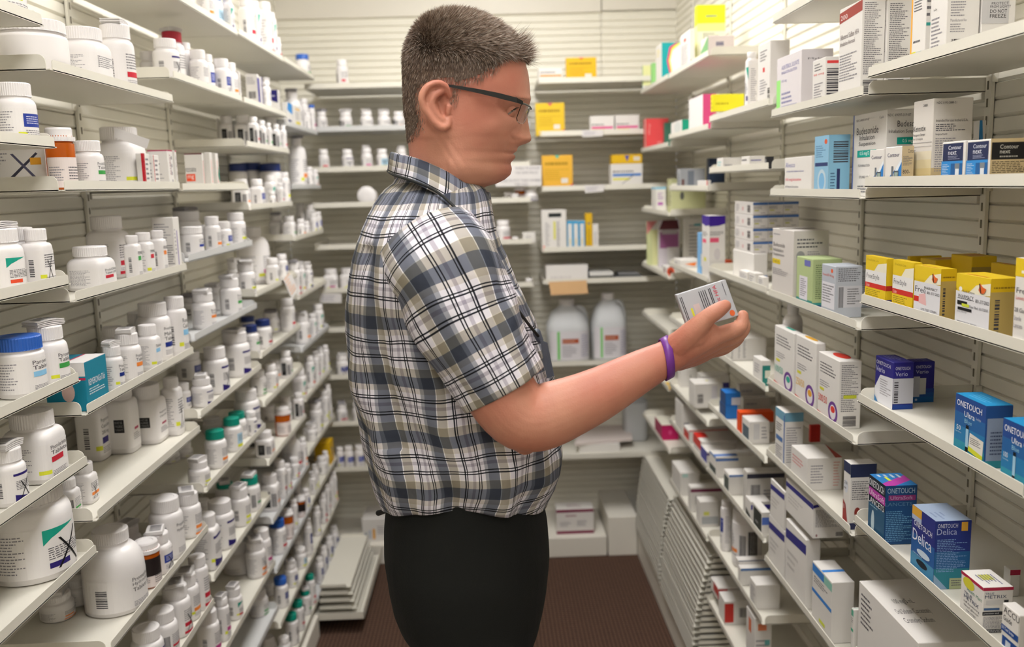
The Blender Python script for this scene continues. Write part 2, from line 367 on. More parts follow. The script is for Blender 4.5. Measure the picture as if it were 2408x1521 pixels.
# ------------------------------------------------------------------ bottles
WHT = 'e6e2e0'; DK = '3c3a40'; GR = '8d8a90'
ACC = {'n': (None, 'plain label'), 'g': ('1d9c86', 'teal corner label'), 'p': ('2f2470', 'purple banded label'), 'o': ('f08a3c', 'orange marked label'),
 'r': ('c8283c', 'red marked label'), 'k': ('1a191b', 'black panel label'), 'b': ('2c3f96', 'blue block label'), 'y': ('d9dc3a', 'yellow marked label'),
 'e': ('3f9c4c', 'green marked label'), 'c': ('8cc4e8', 'pale blue label'), 'q': (None, 'small black warning patch'), 'm': ('c0468c', 'magenta marked label'), 'u': ('1b2f80', 'navy marked label')}
def labcmds(code, seed, txt=None):
    rg = random.Random(seed); c = ACC.get(code, (None,))[0]; o = []
    o.append(('R', -132, 0.02, 58, 0.98, WHT))
    if rg.random() < 0.35: o.append(('H', -104, 0.2, -82, 0.75, DK))
    else: o.append(('L', -126, 0.12, -66, 0.9, rg.choice((7, 9, 11)), GR))
    if rg.random() < 0.3: o.append(('R', -60, 0.15, -36, 0.26, 'd9dc3a'))
    if code == 'q':
        return [o[0], ('R', -100, .42, -62, .74, '1a191b'), ('T', -96, .64, 28, .06, 'DO NOT USE', '9a9a9a'), ('T', -96, .55, 30, .06, 'IF ALLERGIC', '9a9a9a'), ('T', -96, .46, 30, .06, 'TO PEANUTS', '9a9a9a')]+([('T', -30, .78-.12*i, 54, .08, t, DK) for i, t in enumerate(txt or ())])+[('R', -20, .44, 16, .50, 'b04060'), ('L', -30, .2, 30, .38, 3, GR)]
    if code == 'k':
        return [o[0], ('R', -118, 0.08, -78, 0.92, '1a191b'), ('L', -112, 0.35, -84, 0.8, 6, '8a8a8a'), ('B', -70, 0.12, -44, 0.8, DK), ('L', -34, 0.2, 40, 0.85, 6, GR), ('R', -34, 0.3, 20, 0.4, rg.choice(('c8283c', 'f08a3c', '3f9c4c')))]
    if txt:
        n = len(txt)
        for i, t in enumerate(txt): o.append(('T', -34, 0.80-0.15*i, min(68, 9.5*len(t)), 0.115, t, DK))
        o.append(('L', -34, 0.06, 34, 0.22, 3, GR))
        if c: o.append(('R', -34, 0.80-0.15*n-0.05, 14, 0.80-0.15*n+0.1, c))
        return o
    if code == 'g':
        o += [('P', [(-48, 0.62), (-48, 0.92), (10, 0.92), (-16, 0.84), (-36, 0.74)], c), ('L', -42, 0.3, 40, 0.56, 4, DK), ('R', -42, 0.14, -8, 0.25, rg.choice(('2f2470', 'e05030', 'c8283c')))]
    elif code == 'p':
        o += [('P', [(-46, 0.02), (50, 0.02), (50, 0.2), (10, 0.13), (-46, 0.26)], c), ('P', [(-46, 0.88), (50, 0.9), (50, 0.98), (-46, 0.96)], c), ('L', -40, 0.4, 42, 0.72, 4, DK)]
    elif code in 'bu':
        o += [('R', -44, 0.42, 46, 0.82, c), ('L', -36, 0.5, 30, 0.76, 3, 'c8c8e0'), ('L', -40, 0.1, 40, 0.34, 3, GR)]
    elif code == 'c':
        o += [('R', -44, 0.3, 46, 0.88, 'a9cbe0'), ('L', -36, 0.45, 36, 0.8, 3, DK), ('R', -44, 0.12, 46, 0.28, 'd9dc3a')]
    else:
        o += [('L', -40, 0.46, 44, 0.88, 4, DK), ('L', -40, 0.06, 40, 0.2, 2, GR)]
        if c: o.append(('R', -40, 0.26, rg.choice((-2, 16, 40)), 0.40, c))
        if rg.random() < 0.4 and c: o.append(('R', -44, 0.0, 50, 0.09, c))
    if rg.random() < 0.22:
        o += [('P', [(-30, 0.1), (-26, 0.1), (14, 0.8), (10, 0.8)], '1a191b'), ('P', [(10, 0.1), (14, 0.1), (-22, 0.7), (-26, 0.7)], '1a191b')]
    return o
SEED = [0]
def leaflet(x, y, z, w_, rot, dark=False):
    bm = bmesh.new(); t = 0.0017; n = 4; L = w_; D = w_*0.72
    for i in range(n):
        zz = i*0.0021; sx = random.uniform(-1, 1)*0.0015; bow = 0.0016
        pts = []
        m_ = 8
        for j in range(m_+1):
            u_ = j/m_; pts.append((-L/2+L*u_+sx, zz+bow*sin(pi*u_)*(i+1)/n*1.5))
        for j in range(m_+1):
            u_ = 1-j/m_; pts.append((-L/2+L*u_+sx, zz+t+bow*sin(pi*u_)*(i+1)/n*1.5))
        prism(bm, [(a, -D/2, b) for a, b in pts], (0, D, 0))
    # print on top and folded edge
    for j in range(6):
        xx = -L*0.35+L*0.12*j; zt = n*0.0021+0.0016*1.5*sin(pi*(xx/L+0.5))+0.0003
        v = [bm.verts.new(p) for p in ((xx, -D*0.38, zt), (xx+L*0.05, -D*0.38, zt), (xx+L*0.05, D*0.3, zt), (xx, D*0.3, zt))]
        bm.faces.new(v).material_index = 1
        zt2 = 0.004
    bmesh.ops.rotate(bm, cent=(0, 0, 0), matrix=Matrix.Rotation(rot, 3, 'Z'), verts=bm.verts)
    o = link('folded_leaflet', bm, [mat('grey_paper', '9a979a', 0.7, noise=0.15, nscale=90) if dark else PAPER, ink('55535a')])
    o.location = (x, y, z)
    return o
def bottle(k, px, ytop, w_, typ='r', cap='w', lab='n', flag='', o=None, txt=None):
    s = face_name(k) if k[0] not in 'KM' else 0
    zf = TZ[k]+FL
    if s:
        y0, y1 = bay_span(k); xf = XL if s < 0 else XR
        oo = o
        X = xf
        for it in range(4):
            P = hit(px, ytop+20, 0, X); R_ = w_*(P-C0).dot(CW)/F/2
            off = (oo if oo is not None else R_+0.006)
            X = xf+s*off
        P = hit(px, ytop+20, 0, X); Y = P.y
        if Y < y0+R_+0.004:
            Y = y0+R_+0.004; X = hit(px, ytop+20, 1, Y).x
        if Y > y1-R_-0.004:
            Y = y1-R_-0.004; X = hit(px, ytop+20, 1, Y).x
        lim = (abs(WL) if s < 0 else WR)-R_-0.02
        if abs(X) > lim: X = s*lim
        if abs(X) < abs(xf)+R_+0.003: X = xf+s*(R_+0.003)
        zt = hit(px, ytop, 1, Y-R_*0.5).z
    else:
        Y = 3.665+(o if o is not None else 0.035); P = hit(px, ytop+20, 1, Y); X = P.x; R_ = w_*(P-C0).dot(CW)/F/2
        zt = hit(px, ytop, 1, Y-R_*0.5).z
    h = zt-zf
    ITEMS.setdefault(k, []).append(dict(t='bottle', X=X, Y=Y, R=R_, h=h, typ=typ, cap=cap, lab=lab, flag=flag, txt=txt, s=s, w=w_))
def place_bottle(k, d):
    X, Y, R_, h, typ = d['X'], d['Y'], d['R'], max(d['h'], d['R']*1.6), d['typ']
    z0 = TZ[k]+FL+0.0003; big = d['w'] > 34; seg = (48 if d['w'] > 90 else 32) if big else 20
    n = 5.0 if typ == 's' else 2
    if n != 2: R_ *= 0.93
    SEED[0] += 1; bm = bmesh.new()
    hc = max(0.011, min(0.026, h*0.22, R_*0.95)); rc = R_*{'r': 0.84, 's': 0.84, 'j': 0.96, 'v': 1.0, 'g': 0.58}[typ]
    if typ == 'g': hc = min(hc, 0.022)
    nk = 0.004 if typ != 'g' else 0.008
    sh = {'r': R_*0.35, 's': R_*0.4, 'j': R_*0.12, 'v': 0.001, 'g': R_*0.85}[typ]
    hb = h-hc-nk; hs = max(hb-sh, hb*0.45); sh = hb-hs
    rn = rc*0.93
    prof = [(R_*0.90, 0), (R_, 0.003), (R_, hs*0.5), (R_, hs)]
    for i in range(1, 6):
        a = pi/2*i/5; prof.append((rn+(R_-rn)*cos(a), hs+sh*sin(a), n-(n-2)*(i/5)**1.5))
    prof += [(rn, hb+nk*0.5, 2), (rn*0.99, hb+nk+hc*0.4, 2)]
    lathe(bm, prof, seg, n=n)
    if n != 2:
        bm.faces.ensure_lookup_table()
    body = link('pill_bottle' if typ != 'v' else 'pill_vial', bm, AMBER if typ == 'v' else HDPE, smooth=True)
    body.location = (X, Y, z0)
    bm = bmesh.new()
    cz = hb+nk
    if typ == 'v':
        lathe(bm, [(rc*1.06, cz-0.001), (rc*1.08, cz+0.002), (rc*1.08, cz+0.006), (rc*0.92, cz+0.0065), (rc*0.92, h-0.003), (rc*0.86, h), (rc*0.6, h), (rc*0.55, h-0.0015)], seg*2, rib=0.02, rz=(cz+0.001, cz+0.0062))
    else:
        lathe(bm, [(rc, cz), (rc*1.0, cz+0.001), (rc*0.995, h-0.002), (rc*0.94, h-0.0004), (rc*0.7, h), (rc*0.66, h-0.0006)], (96 if d['w'] > 60 else 64) if big else 24, rib=(0.022 if big else 0), rz=(cz+0.0005, h-0.001))
    link('cap', bm, CAPS[d['cap']], body, smooth=not big)
    # label wrapped round the body
    f0 = 0 if d['s'] <= 0 else 180
    if d['s'] == 0: f0 = -50
    z_a, z_b = hs*0.08+0.002, hs*0.95
    if typ == 'v': z_a, z_b = hs*0.05, hs*0.72
    def fn(a, v, kk):
        a_ = radians(a if d['s'] <= 0 else -a)
        t = a_+radians(f0); rr = R_*(sq(t, n) if n != 2 else 1)+0.0002+R_*0.007+kk*0.00006
        return (rr*cos(t), rr*sin(t), z_a+(z_b-z_a)*v)
    if d['s'] > 0:
        def fn(a, v, kk):
            t = radians(180+a); rr = R_*(sq(t, n) if n != 2 else 1)+0.0002+R_*0.007+kk*0.00006
            return (rr*cos(t), rr*sin(t), z_a+(z_b-z_a)*v)
    P_ = Print(fn, 1/9 if n == 2 else 1/4)
    cm = labcmds(d['lab'], SEED[0], d['txt'])
    if d['s'] > 0:       # the side facing the camera lies on the other hand
        cm = [flipu(c) for c in cm]
    if typ == 'v': cm = [('R', -132, 0.0, 58, 0.98, 'e2d6d2'), ('L', -120, 0.2, -50, 0.7, 4, GR), ('L', -40, 0.15, 40, 0.7, 4, DK)]+([('R', -120, 0.5, 10, 1.3, '241c1c')] if d['lab'] == 'k' else [])
    if d['lab'] != 'x': P_.run(cm); P_.done('label', body)
    body['_top'] = h
    return body
def flipu(c):
    t = c[0]
    if t == 'R' or t == 'L' or t == 'B' or t == 'H': return (t, -c[3], c[2], -c[1], c[4])+tuple(c[5:])
    if t == 'T' or t == 'V': return (t, -c[1]-c[3], c[2], c[3], c[4])+tuple(c[5:])
    if t == 'P': return (t, [(-x, y) for x, y in c[1]], c[2])
    if t == 'E': return (t, -c[1], c[2], c[3], c[4], c[5])
    return c
def bots(k, *rows):
    for r_ in rows:
        r_ = list(r_); kw = {}
        if isinstance(r_[-1], dict): kw = r_.pop()
        a = r_+['r', 'w', 'n', ''][len(r_)-3:]
        bottle(k, *a, **kw)
# ------------------------------------------------------------------ cartons
def carton(k, xl, xm, xr, ytop, desc, F_=(), S_=(), T_=(), o=0.008, col='dcd8d3', ybase=None, cat='carton', name='medicine_carton', slope=0, dz=0):
    """on a side wall: xl far edge of the front, xm near front edge, xr back edge of the side facing the viewer (pixels in the photo)"""
    s = face_name(k); xf = (XL if s < 0 else XR)+s*o
    y0, y1 = bay_span(k)
    Yn = hit(xm, ytop, 0, xf).y; Yf = hit(xl, ytop, 0, xf).y
    xb = hit(xr, ytop, 1, Yn).x
    lim = (abs(WL) if s < 0 else WR)-0.018
    if abs(xb) > lim: xb = s*lim
    if Yf < Yn+0.006: Yf = Yn+0.006
    zt = hit(xm, ytop, 0, xf).z; zb = TZ[k]+FL+0.0004+dz
    if ybase is not None: zb = hit(xm, ybase, 0, xf).z
    ITEMS.setdefault(k, []).append(dict(t='box', X0=xf, X1=xb, Y0=Yn, Y1=Yf, z0=zb, z1=zt, desc=desc, F=F_, S=S_, T=T_, col=col, s=s, cat=cat, name=name, Y=Yn, X=xf))
def bcarton(k, xl, xr, ytop, desc, F_=(), T_=(), depth=0.05, yo=0.02, col='dcd8d3', cat='carton', name='medicine_carton', ybase=None, S_=()):
    Y = 3.665+yo; a = hit(xl, ytop, 1, Y); b_ = hit(xr, ytop, 1, Y)
    zb = TZ[k]+FL+0.0004 if ybase is None else hit(xl, ybase, 1, Y).z
    ITEMS.setdefault(k, []).append(dict(t='box', X0=a.x, X1=b_.x, Y0=Y, Y1=Y+depth, z0=zb, z1=a.z, desc=desc, F=F_, S=S_, T=T_, col=col, s=0, cat=cat, name=name, Y=Y, X=a.x))
def make_box(x0, x1, y0, y1, z0, z1, s, F_, S_, T_, col, name='medicine_carton'):
    """box with its own origin at the base centre; front faces the aisle (s) or the viewer (s=0)"""
    cx, cy = (x0+x1)/2, (y0+y1)/2; bm = bmesh.new()
    hx, hy, h = abs(x1-x0)/2, abs(y1-y0)/2, z1-z0
    box(bm, -hx, -hy, 0, hx, hy, h)
    bmesh.ops.bevel(bm, geom=list(bm.edges), offset=min(0.0009, hx*0.2, hy*0.2), segments=1, affect='EDGES')
    # tuck-flap seam on the top
    o = link(name, bm, mat('card_'+col, col, 0.5, spec=0.4))
    o.location = (cx, cy, z0); e = 0.00012
    K = 0.00005
    if s: 
        fF = lambda u, v, k: (-s*(hx+e+k*K), (hy-2*hy*u)*(1 if s > 0 else -1), v*h)
        fS = lambda u, v, k: ((-hx+2*hx*u), -(hy+e+k*K), v*h)
        fT = lambda u, v, k: (-s*hx+s*2*hx*v, (hy-2*hy*u)*(1 if s > 0 else -1), h+e+k*K)
    else:
        fF = lambda u, v, k: (-hx+2*hx*u, -(hy+e+k*K), v*h)
        fS = lambda u, v, k: (hx+e+k*K, -hy+2*hy*u, v*h)
        fT = lambda u, v, k: (-hx+2*hx*u, -hy+2*hy*v, h+e+k*K)
    P_ = Print(fF)
    P_.run(F_)
    for f_, c_ in ((fS, S_), (fT, T_)): P_.fn = f_; P_.k = 0; P_.run(c_)
    P_.done('printing', o)
    return o
BX = {'k': '1c1b1d', 'n': DK}
def std(c=None, n=5, seed=0):        # generic front printing
    rg = random.Random(seed+n); a = [('L', .12, .62, .9, .86, 2, DK), ('L', .12, .12, .8, .34, 3, GR)]
    if c: a.append(('R', .12, .44, rg.choice((.5, .7)), .54, c))
    return a
FP = [('L', .1, .1, .9, .9, 14, GR)]
FPB = [('L', .1, .4, .9, .9, 9, GR), ('B', .2, .08, .7, .3, DK)]
# ------------------------------------------------------------------ what stands on the left wall
L_ = 'L'   # flag: folded leaflet on the cap
bots('A1', (62, -150, 150, 'j', 'w', 'y'))
bots('A2', (30, 193, 92, 'r', 'w', 'b'))
bots('A3', (45, 535, 104, 'r', 'w', 'g', L_), (103, 533, 62, 'r', 'w', 'p', {'o': 0.06}), (142, 535, 58, 's', 'w', 'n'))
bots('A4', (42, 793, 108, 'j', 'b', 'c', '', {'txt': ('Paroxe', 'Tablets')}), (120, 768, 88, 'r', 'w', 'e', L_, {'txt': ('Paroxetine', 'Tablets')}))
bots('A5', (75, 972, 122, 's', 'w', 'r', '', {'txt': ('Phenobarbital', 'Tablets')}), (14, 1058, 80, 'r', 'w', 'p', L_))
bots('A6', (62, 1150, 185, 'r', 'w', 'g'))
bots('B2', (72, 60, 158, 'j', 'w', 'x', {'o': 0.07}), (192, 62, 112, 's', 'w', 'n', {'o': 0.05}), (270, 56, 78, 'r', 'w', 'r', L_))
bots('B3', (138, 300, 64, 'v', 'w', 'n'), (206, 330, 66, 'r', 'w', 'e', '', {'txt': ('PredniSONE', 'Tablets')}), (282, 298, 105, 's', 'w', 'n', '', {'txt': ('Prednisone', 'Tablets USP'), 'o': 0.07}))
carton('B3', 120, 103, -60, 345, 'white carton with crossed pen strokes', (), [('L', .1, .6, .5, .9, 3, GR), ('P', [(.45, .3), (.5, .28), (.9, .85), (.87, .88)], '3a3a48'), ('P', [(.5, .85), (.54, .86), (.86, .3), (.82, .28)], '55536a'), ('R', .78, .6, .94, .76, 'e0a030'), ('L', .1, .1, .7, .3, 2, GR)], o=0.065)
carton('B3', 350, 336, 318, 360, 'white carton with red edge stripe', [('R', 0, 0, .2, 1, 'b81c2c'), ('L', .3, .1, .9, .9, 4, GR)], [('R', .7, 0, 1, 1, 'c02030')], o=0.012)
carton('B3', 372, 358, 340, 364, 'white carton with thin red line', [('R', .1, 0, .18, 1, 'c02030'), ('L', .3, .1, .9, .9, 4, GR)], [('L', .1, .2, .9, .8, 4, GR)], o=0.012)
carton('B3', 408, 392, 345, 352, 'white carton with pink lid edge', [('V', .35, .35, .2, .55, 'ALLERGY', '8c1f4c'), ('L', .6, .1, .9, .9, 3, GR), ('R', 0, .97, 1, 1, 'b83a62')], [('T', .1, .55, .5, .14, 'lily', DK), ('L', .1, .15, .8, .45, 4, GR), ('R', .1, .04, .8, .12, 'd9dc3a'), ('R', 0, .97, 1, 1, 'b83a62')], o=0.012)
carton('B3', 424, 410, 380, 354, 'tall narrow white carton with pink lid edge', [('V', .35, .35, .2, .55, 'ALLERGY', '8c1f4c'), ('L', .6, .1, .9, .9, 3, GR), ('R', 0, .97, 1, 1, 'b83a62')], [('L', .1, .15, .8, .85, 8, GR)], o=0.012)
bots('B4', (212, 580, 96, 's', 'w', 'r', '', {'txt': ('PredniSONE', 'Tablets USP')}), (250, 508, 88, 's', 'w', 'r', '', {'o': 0.105}),
     (310, 554, 36, 's', 'w', 'e', '', {'txt': ('PREMARIN',)}), (337, 547, 42, 's', 'w', 'r', '', {'txt': ('PREMARIN',)}), (370, 542, 36, 's', 'w', 'o', '', {'txt': ('PREMARIN',)}))
carton('B4', 425, 405, 355, 511, 'tall white carton with violet line', [('R', .45, .1, .55, .75, '6a4fa8'), ('L', .1, .3, .3, .8, 5, GR), ('R', .1, .03, .6, .1, '5a2c90')], [('L', .1, .55, .9, .9, 5, GR), ('L', .5, .12, .95, .5, 6, DK), ('R', .45, .03, .95, .07, '5a2c90')], o=0.01)
bots('B5', (263, 815, 46, 'r', 'w', 'u', L_, {'txt': ('Primid', 'Tablets')}), (298, 785, 60, 'r', 'w', 'o', L_, {'txt': ('Primidone', 'Tablets')}), (346, 765, 52, 's', 'w', 'c', '', {'txt': ('Tablets',)}),
     (388, 708, 74, 'r', 'w', 'u', '', {'txt': ('Prochlorper', 'Maleate', 'Tablets')}), (434, 698, 50, 'r', 'w', 'c', '', {'txt': ('Rosuva', 'Calcium')}), (330, 735, 60, 'r', 'w', 'n', '', {'o': 0.13}), (265, 770, 55, 'r', 'w', 'n', '', {'o': 0.14}))
carton('B5', 250, 197, 100, 853, 'teal carton with white and magenta stripes', [('T', .12, .5, .75, .13, 'REMERONSolTab', 'e8e8ee'), ('L', .12, .3, .85, .45, 2, 'd8e6ec')], [('R', 0, .72, 1, 1, 'e0dcda'), ('R', 0, .64, 1, .69, 'c02a50'), ('E', .55, .4, .16, .2, 'd8b8ae')], [('R', 0, 0, 1, .5, 'e0dcda'), ('R', .2, .5, 1, .56, 'c02a50')], col='15809a', o=0.004)
bots('B6', (198, 1090, 50, 's', 'w', 'o', '', {'o': 0.055}), (158, 1128, 50, 's', 'w', 'k', '', {'o': 0.055}), (215, 925, 66, 's', 'w', 'p', '', {'o': 0.15, 'txt': ('Progesterone', 'Capsules', '200 mg')}),
     (277, 908, 70, 's', 'w', 'q', '', {'o': 0.115}), (347, 905, 84, 's', 'w', 'q', '', {'o': 0.085, 'txt': ('Progesterone', 'Capsules')}), (398, 890, 42, 's', 'w', 'n', '', {'o': 0.085}))
bots('B7', (262, 1250, 138, 'g', 'w', 'n', '', {'txt': ('Promethazine', 'Hydrochloride', 'Tablets USP')}), (344, 1276, 58, 'v', 'w', 'k'), (368, 1258, 66, 'r', 'w', 'b', L_), (300, 1240, 60, 'r', 'w', 'n', L_, {'o': 0.12}),
     (388, 1175, 76, 'r', 'w', 'n', '', {'txt': ('Propafenone', 'Hydrochloride')}), (440, 1163, 60, 'r', 'w', 'o', L_), (236, 1392, 78, 'r', 'w', 'p', L_, {'o': 0.095}), (135, 1408, 76, 'r', 'w', 'o', L_, {'o': 0.15}))
bots('B8', (472, 1310, 46, 'r', 'w', 'r'), (448, 1345, 56, 'r', 'w', 'o', L_), (412, 1382, 66, 'r', 'w', 'r', L_), (380, 1440, 70, 'r', 'w', 'k'), (345, 1482, 74, 'r', 'w', 'p'))
bots('C1', (478, -40, 40, 'r', 'w', 'o'), (525, -18, 42, 'r', 'b', 'c'), (550, -10, 26, 's', 'w', 'g'))
bots('C2', (388, 90, 60, 'r', 'w', 'p'), (410, 75, 52, 'r', 'd', 'n', L_, {'o': 0.07}), (348, 120, 40, 'r', 'w', 'u', '', {'o': 0.15}), (430, 98, 34, 'r', 'w', 'u', '', {'o': 0.06}), (462, 117, 42, 'r', 'w', 'n'),
     (490, 128, 36, 'r', 'w', 'b', '', {'o': 0.05}), (516, 137, 40, 'r', 'w', 'b'), (545, 147, 40, 'r', 'w', 'o'))
carton('C2', 570, 562, 548, 167, 'narrow white carton at the shelf end', [('L', .1, .3, .9, .9, 5, GR)], FP, o=0.008)
carton('C4', 478, 474, 432, 360, 'white carton with orange strength mark', [('R', .3, 0, .5, .8, 'c8402a')], [('T', .02, .5, .6, .12, 'nzoate', DK), ('R', .05, .24, .55, .44, 'e8502a'), ('T', .12, .28, .35, .12, 'mg', 'f0e0da'), ('L', .4, .04, .9, .16, 2, GR), ('R', 0, .97, 1, 1, '6a2030')], o=0.012)
carton('C4', 498, 492, 478, 358, 'white carton with vertical orange print', [('V', .3, .2, .4, .6, 'Rizatriptan', 'e8502a'), ('R', .9, 0, 1, 1, 'c8c4c0')], (), o=0.012)
carton('C4', 512, 506, 498, 360, 'white carton with teal corner', [('V', .3, .2, .4, .6, 'Rizatriptan', 'e8502a'), ('P', [(.5, .4), (1, .7), (1, .2)], '1d9c86')], (), o=0.012)
bots('C5', (450, 533, 52, 'j', 'w', 'b', '', {'txt': ('rOPINIR', 'Tablets')}), (481, 529, 28, 'r', 'w', 'b', '', {'o': 0.045}), (496, 509, 38, 'r', 'w', 'o'), (526, 521, 36, 'r', 'w', 'b'), (554, 500, 44, 'r', 'w', 'y'),
     (438, 496, 62, 'j', 'w', 'n', 'D', {'o': 0.14}))
bots('C7', (540, 655, 50, 'r', 'w', 'e', L_, {'txt': ('Rosuvasta', 'Calcium')}), (477, 690, 54, 'r', 'w', 'o', L_, {'txt': ('Rosuvast', 'Tablets')}), (505, 675, 48, 'r', 'w', 'n', L_, {'o': 0.12}), (452, 700, 50, 'r', 'w', 'n', 'D', {'o': 0.15}))
bots('C8', (552, 783, 66, 'r', 'w', 'p', L_), (505, 818, 58, 'r', 'w', 'p'), (474, 890, 48, 'r', 'w', 'p', L_), (427, 903, 42, 'r', 'w', 'u', '', {'o': 0.07}), (440, 828, 56, 'j', 'w', 'u', '', {'o': 0.16}))
bots('C9', (592, 918, 56, 'r', 'w', 'p', '', {'o': 0.06}), (588, 968, 26, 'r', 'w', 'p'), (562, 970, 44, 'r', 't', 'n', '', {'o': 0.045}), (545, 984, 44, 'r', 't', 'c'), (506, 1014, 50, 'r', 't', 'o'), (467, 1086, 50, 'r', 'w', 'y', L_),
     (428, 1055, 42, 'r', 'w', 'n', 'D', {'o': 0.15}), (400, 1070, 46, 'r', 'w', 'n', '', {'o': 0.17}), (500, 985, 46, 'r', 'w', 'n', '', {'o': 0.14}))
bots('C10', (587, 1122, 46, 'r', 't', 'k', L_), (562, 1150, 48, 'r', 'w', 'y', L_), (517, 1181, 62, 'r', 'w', 'p'), (484, 1213, 58, 's', 'w', 'p'), (530, 1138, 44, 'r', 't', 'n', L_, {'o': 0.14}), (470, 1180, 44, 'r', 'w', 'n', '', {'o': 0.17}))
bots('C11', (628, 1247, 40, 'r', 'w', 'm'), (602, 1272, 46, 'r', 'w', 'o', L_), (560, 1285, 66, 'g', 'w', 'r', '', {'o': 0.11}), (549, 1385, 40, 'r', 'w', 'g', L_), (521, 1408, 34, 'r', 'w', 'm', L_), (488, 1440, 52, 'r', 'w', 'm', L_), (470, 1370, 40, 'r', 'w', 'n', '', {'o': 0.13}))
bots('C12', (606, 1392, 46, 'r', 'w', 'e', '', {'o': 0.07}))
bots('D1', (578, -4, 36, 'r', 'w', 'r'), (598, 2, 26, 's', 'w', 'g', '', {'o': 0.03}), (621, 4, 38, 's', 'w', 'r'), (638, 30, 22, 's', 'w', 'g'), (652, 70, 18, 'r', 'w', 'r'), (662, 88, 14, 'r', 'w', 'r'))
carton('D2', 608, 604, 576, 174, 'beige carton with barcode side', [('R', 0, 0, 1, .9, '3b3590')], [('L', .1, .7, .9, .92, 3, GR), ('B', .2, .3, .8, .5, DK), ('L', .1, .08, .8, .2, 2, GR)], o=0.012)
carton('D2', 615, 611, 606, 180, 'slim white carton with navy edge', [('R', .6, 0, 1, 1, '3b3590')], (), o=0.012)
bots('D2', (624, 190, 24, 'r', 'w', 'n', L_))
carton('D2', 657, 654, 630, 211, 'white carton with navy upper corner', [('L', .1, .1, .9, .9, 5, GR)], [('P', [(0, .62), (0, 1), (.9, 1), (.9, .5)], '252168'), ('L', .3, .72, .8, .82, 1, 'd0d0e0')], o=0.012)
bots('D3', (531, 272, 34, 's', 'w', 'k', '', {'o': 0.105}), (566, 270, 38, 's', 'w', 'k', '', {'o': 0.06}), (594, 275, 26, 's', 'w', 'k'), (614, 283, 24, 's', 'w', 'k'), (631, 289, 16, 's', 'w', 'e'), (648, 292, 22, 's', 'w', 'k'), (668, 295, 18, 's', 'w', 'r'), (650, 275, 28, 'r', 'w', 'n', '', {'o': 0.09}))
carton('D3', 516, 514, 508, 279, 'thin white carton beside the black-panelled bottles', (), (), o=0.125)
bots('D5', (560, 384, 42, 'j', 'n', 'n', '', {'o': 0.15}), (600, 382, 46, 'j', 'n', 'n', '', {'o': 0.13}), (648, 384, 46, 'j', 'n', 'n', '', {'o': 0.10}),
     (566, 421, 40, 's', 'w', 'k', '', {'o': 0.06}), (604, 421, 34, 's', 'w', 'b'), (637, 412, 30, 's', 'w', 'g', '', {'o': 0.045}), (640, 450, 18, 'r', 'w', 'o'), (657, 430, 16, 's', 'w', 'r'), (668, 405, 22, 'r', 'w', 'y', '', {'o': 0.04}))
bots('D7', (592, 535, 76, 'g', 'w', 'm', '', {'o': 0.10}), (577, 620, 44, 'r', 'w', 'y', L_), (551, 616, 36, 'r', 'w', 'n', L_, {'o': 0.10}), (641, 607, 32, 's', 'w', 'n'), (663, 598, 26, 'r', 'w', 'u', '', {'o': 0.06}))
bots('D8', (588, 765, 40, 'r', 'n', 'e', '', {'txt': ('Tablets',)}), (618, 752, 40, 'r', 'n', 'r'), (583, 745, 38, 'r', 'n', 'n', '', {'o': 0.12}), (640, 735, 42, 'r', 'w', 'n', 'D', {'o': 0.08}), (673, 703, 34, 'r', 'w', 'r'))
bots('D9', (606, 872, 38, 'r', 'w', 'e', '', {'o': 0.055}), (636, 858, 34, 's', 'w', 'o'), (651, 846, 24, 'r', 'w', 'o', '', {'o': 0.05}), (669, 827, 30, 's', 'w', 'k'))
bots('D10', (664, 960, 36, 'v', 'w', 'n'), (622, 1016, 44, 's', 'w', 'k'), (600, 1020, 34, 's', 'w', 'k', '', {'o': 0.09}), (688, 932, 28, 's', 'w', 'k', '', {'o': 0.045}), (704, 925, 24, 's', 'w', 'k'), (632, 955, 38, 'r', 'w', 'n', '', {'o': 0.15}))
bots('D11', (634, 1118, 44, 's', 'w', 'k'), (657, 1085, 32, 's', 'w', 'r'), (675, 1092, 20, 's', 'w', 'r'), (692, 1077, 24, 'r', 'w', 'r'), (698, 1012, 42, 'g', 'w', 'r', '', {'o': 0.12}), (720, 1030, 16, 'r', 'w', 'o', '', {'o': 0.06}))
bots('D12', (650, 1222, 40, 'r', 'b', 'r'), (675, 1200, 28, 'v', 'w', 'n'), (626, 1243, 40, 'r', 'w', 'm', '', {'o': 0.07}), (690, 1175, 20, 'r', 'w', 'n'), (706, 1168, 24, 'v', 'w', 'k'), (722, 1150, 18, 'r', 'w', 'u'), (716, 1110, 18, 'r', 'w', 'n', L_, {'o': 0.07}))
bots('D13', (660, 1360, 34, 'r', 'b', 'u'), (683, 1325, 34, 'r', 'w', 'u', L_), (706, 1290, 30, 'r', 'w', 'c'), (713, 1258, 26, 'r', 'w', 'n', L_, {'o': 0.05}), (727, 1225, 22, 'r', 'w', 'u', L_), (633, 1372, 36, 'r', 'w', 'n', '', {'o': 0.09}))
bots('D14', (685, 1445, 32, 'r', 't', 'n'), (700, 1415, 30, 'r', 't', 'r'), (718, 1388, 26, 'r', 't', 'e', L_), (732, 1352, 24, 'r', 't', 'r'), (668, 1500, 30, 'r', 'w', 'n'), (720, 1325, 22, 'r', 'w', 'n', '', {'o': 0.06}), (632, 1500, 34, 'r', 'w', 'n', '', {'o': 0.08}))
bots('E1', (711, 127, 34, 'r', 'b', 'e', '', {'o': 0.06}))
bots('E3', (687, 214, 46, 'g', 'w', 'n', 'D', {'o': 0.07}), (716, 232, 22, 'r', 'w', 'n', '', {'o': 0.04}), (731, 246, 16, 'r', 'b', 'm'), (722, 262, 16, 's', 'w', 'n'))
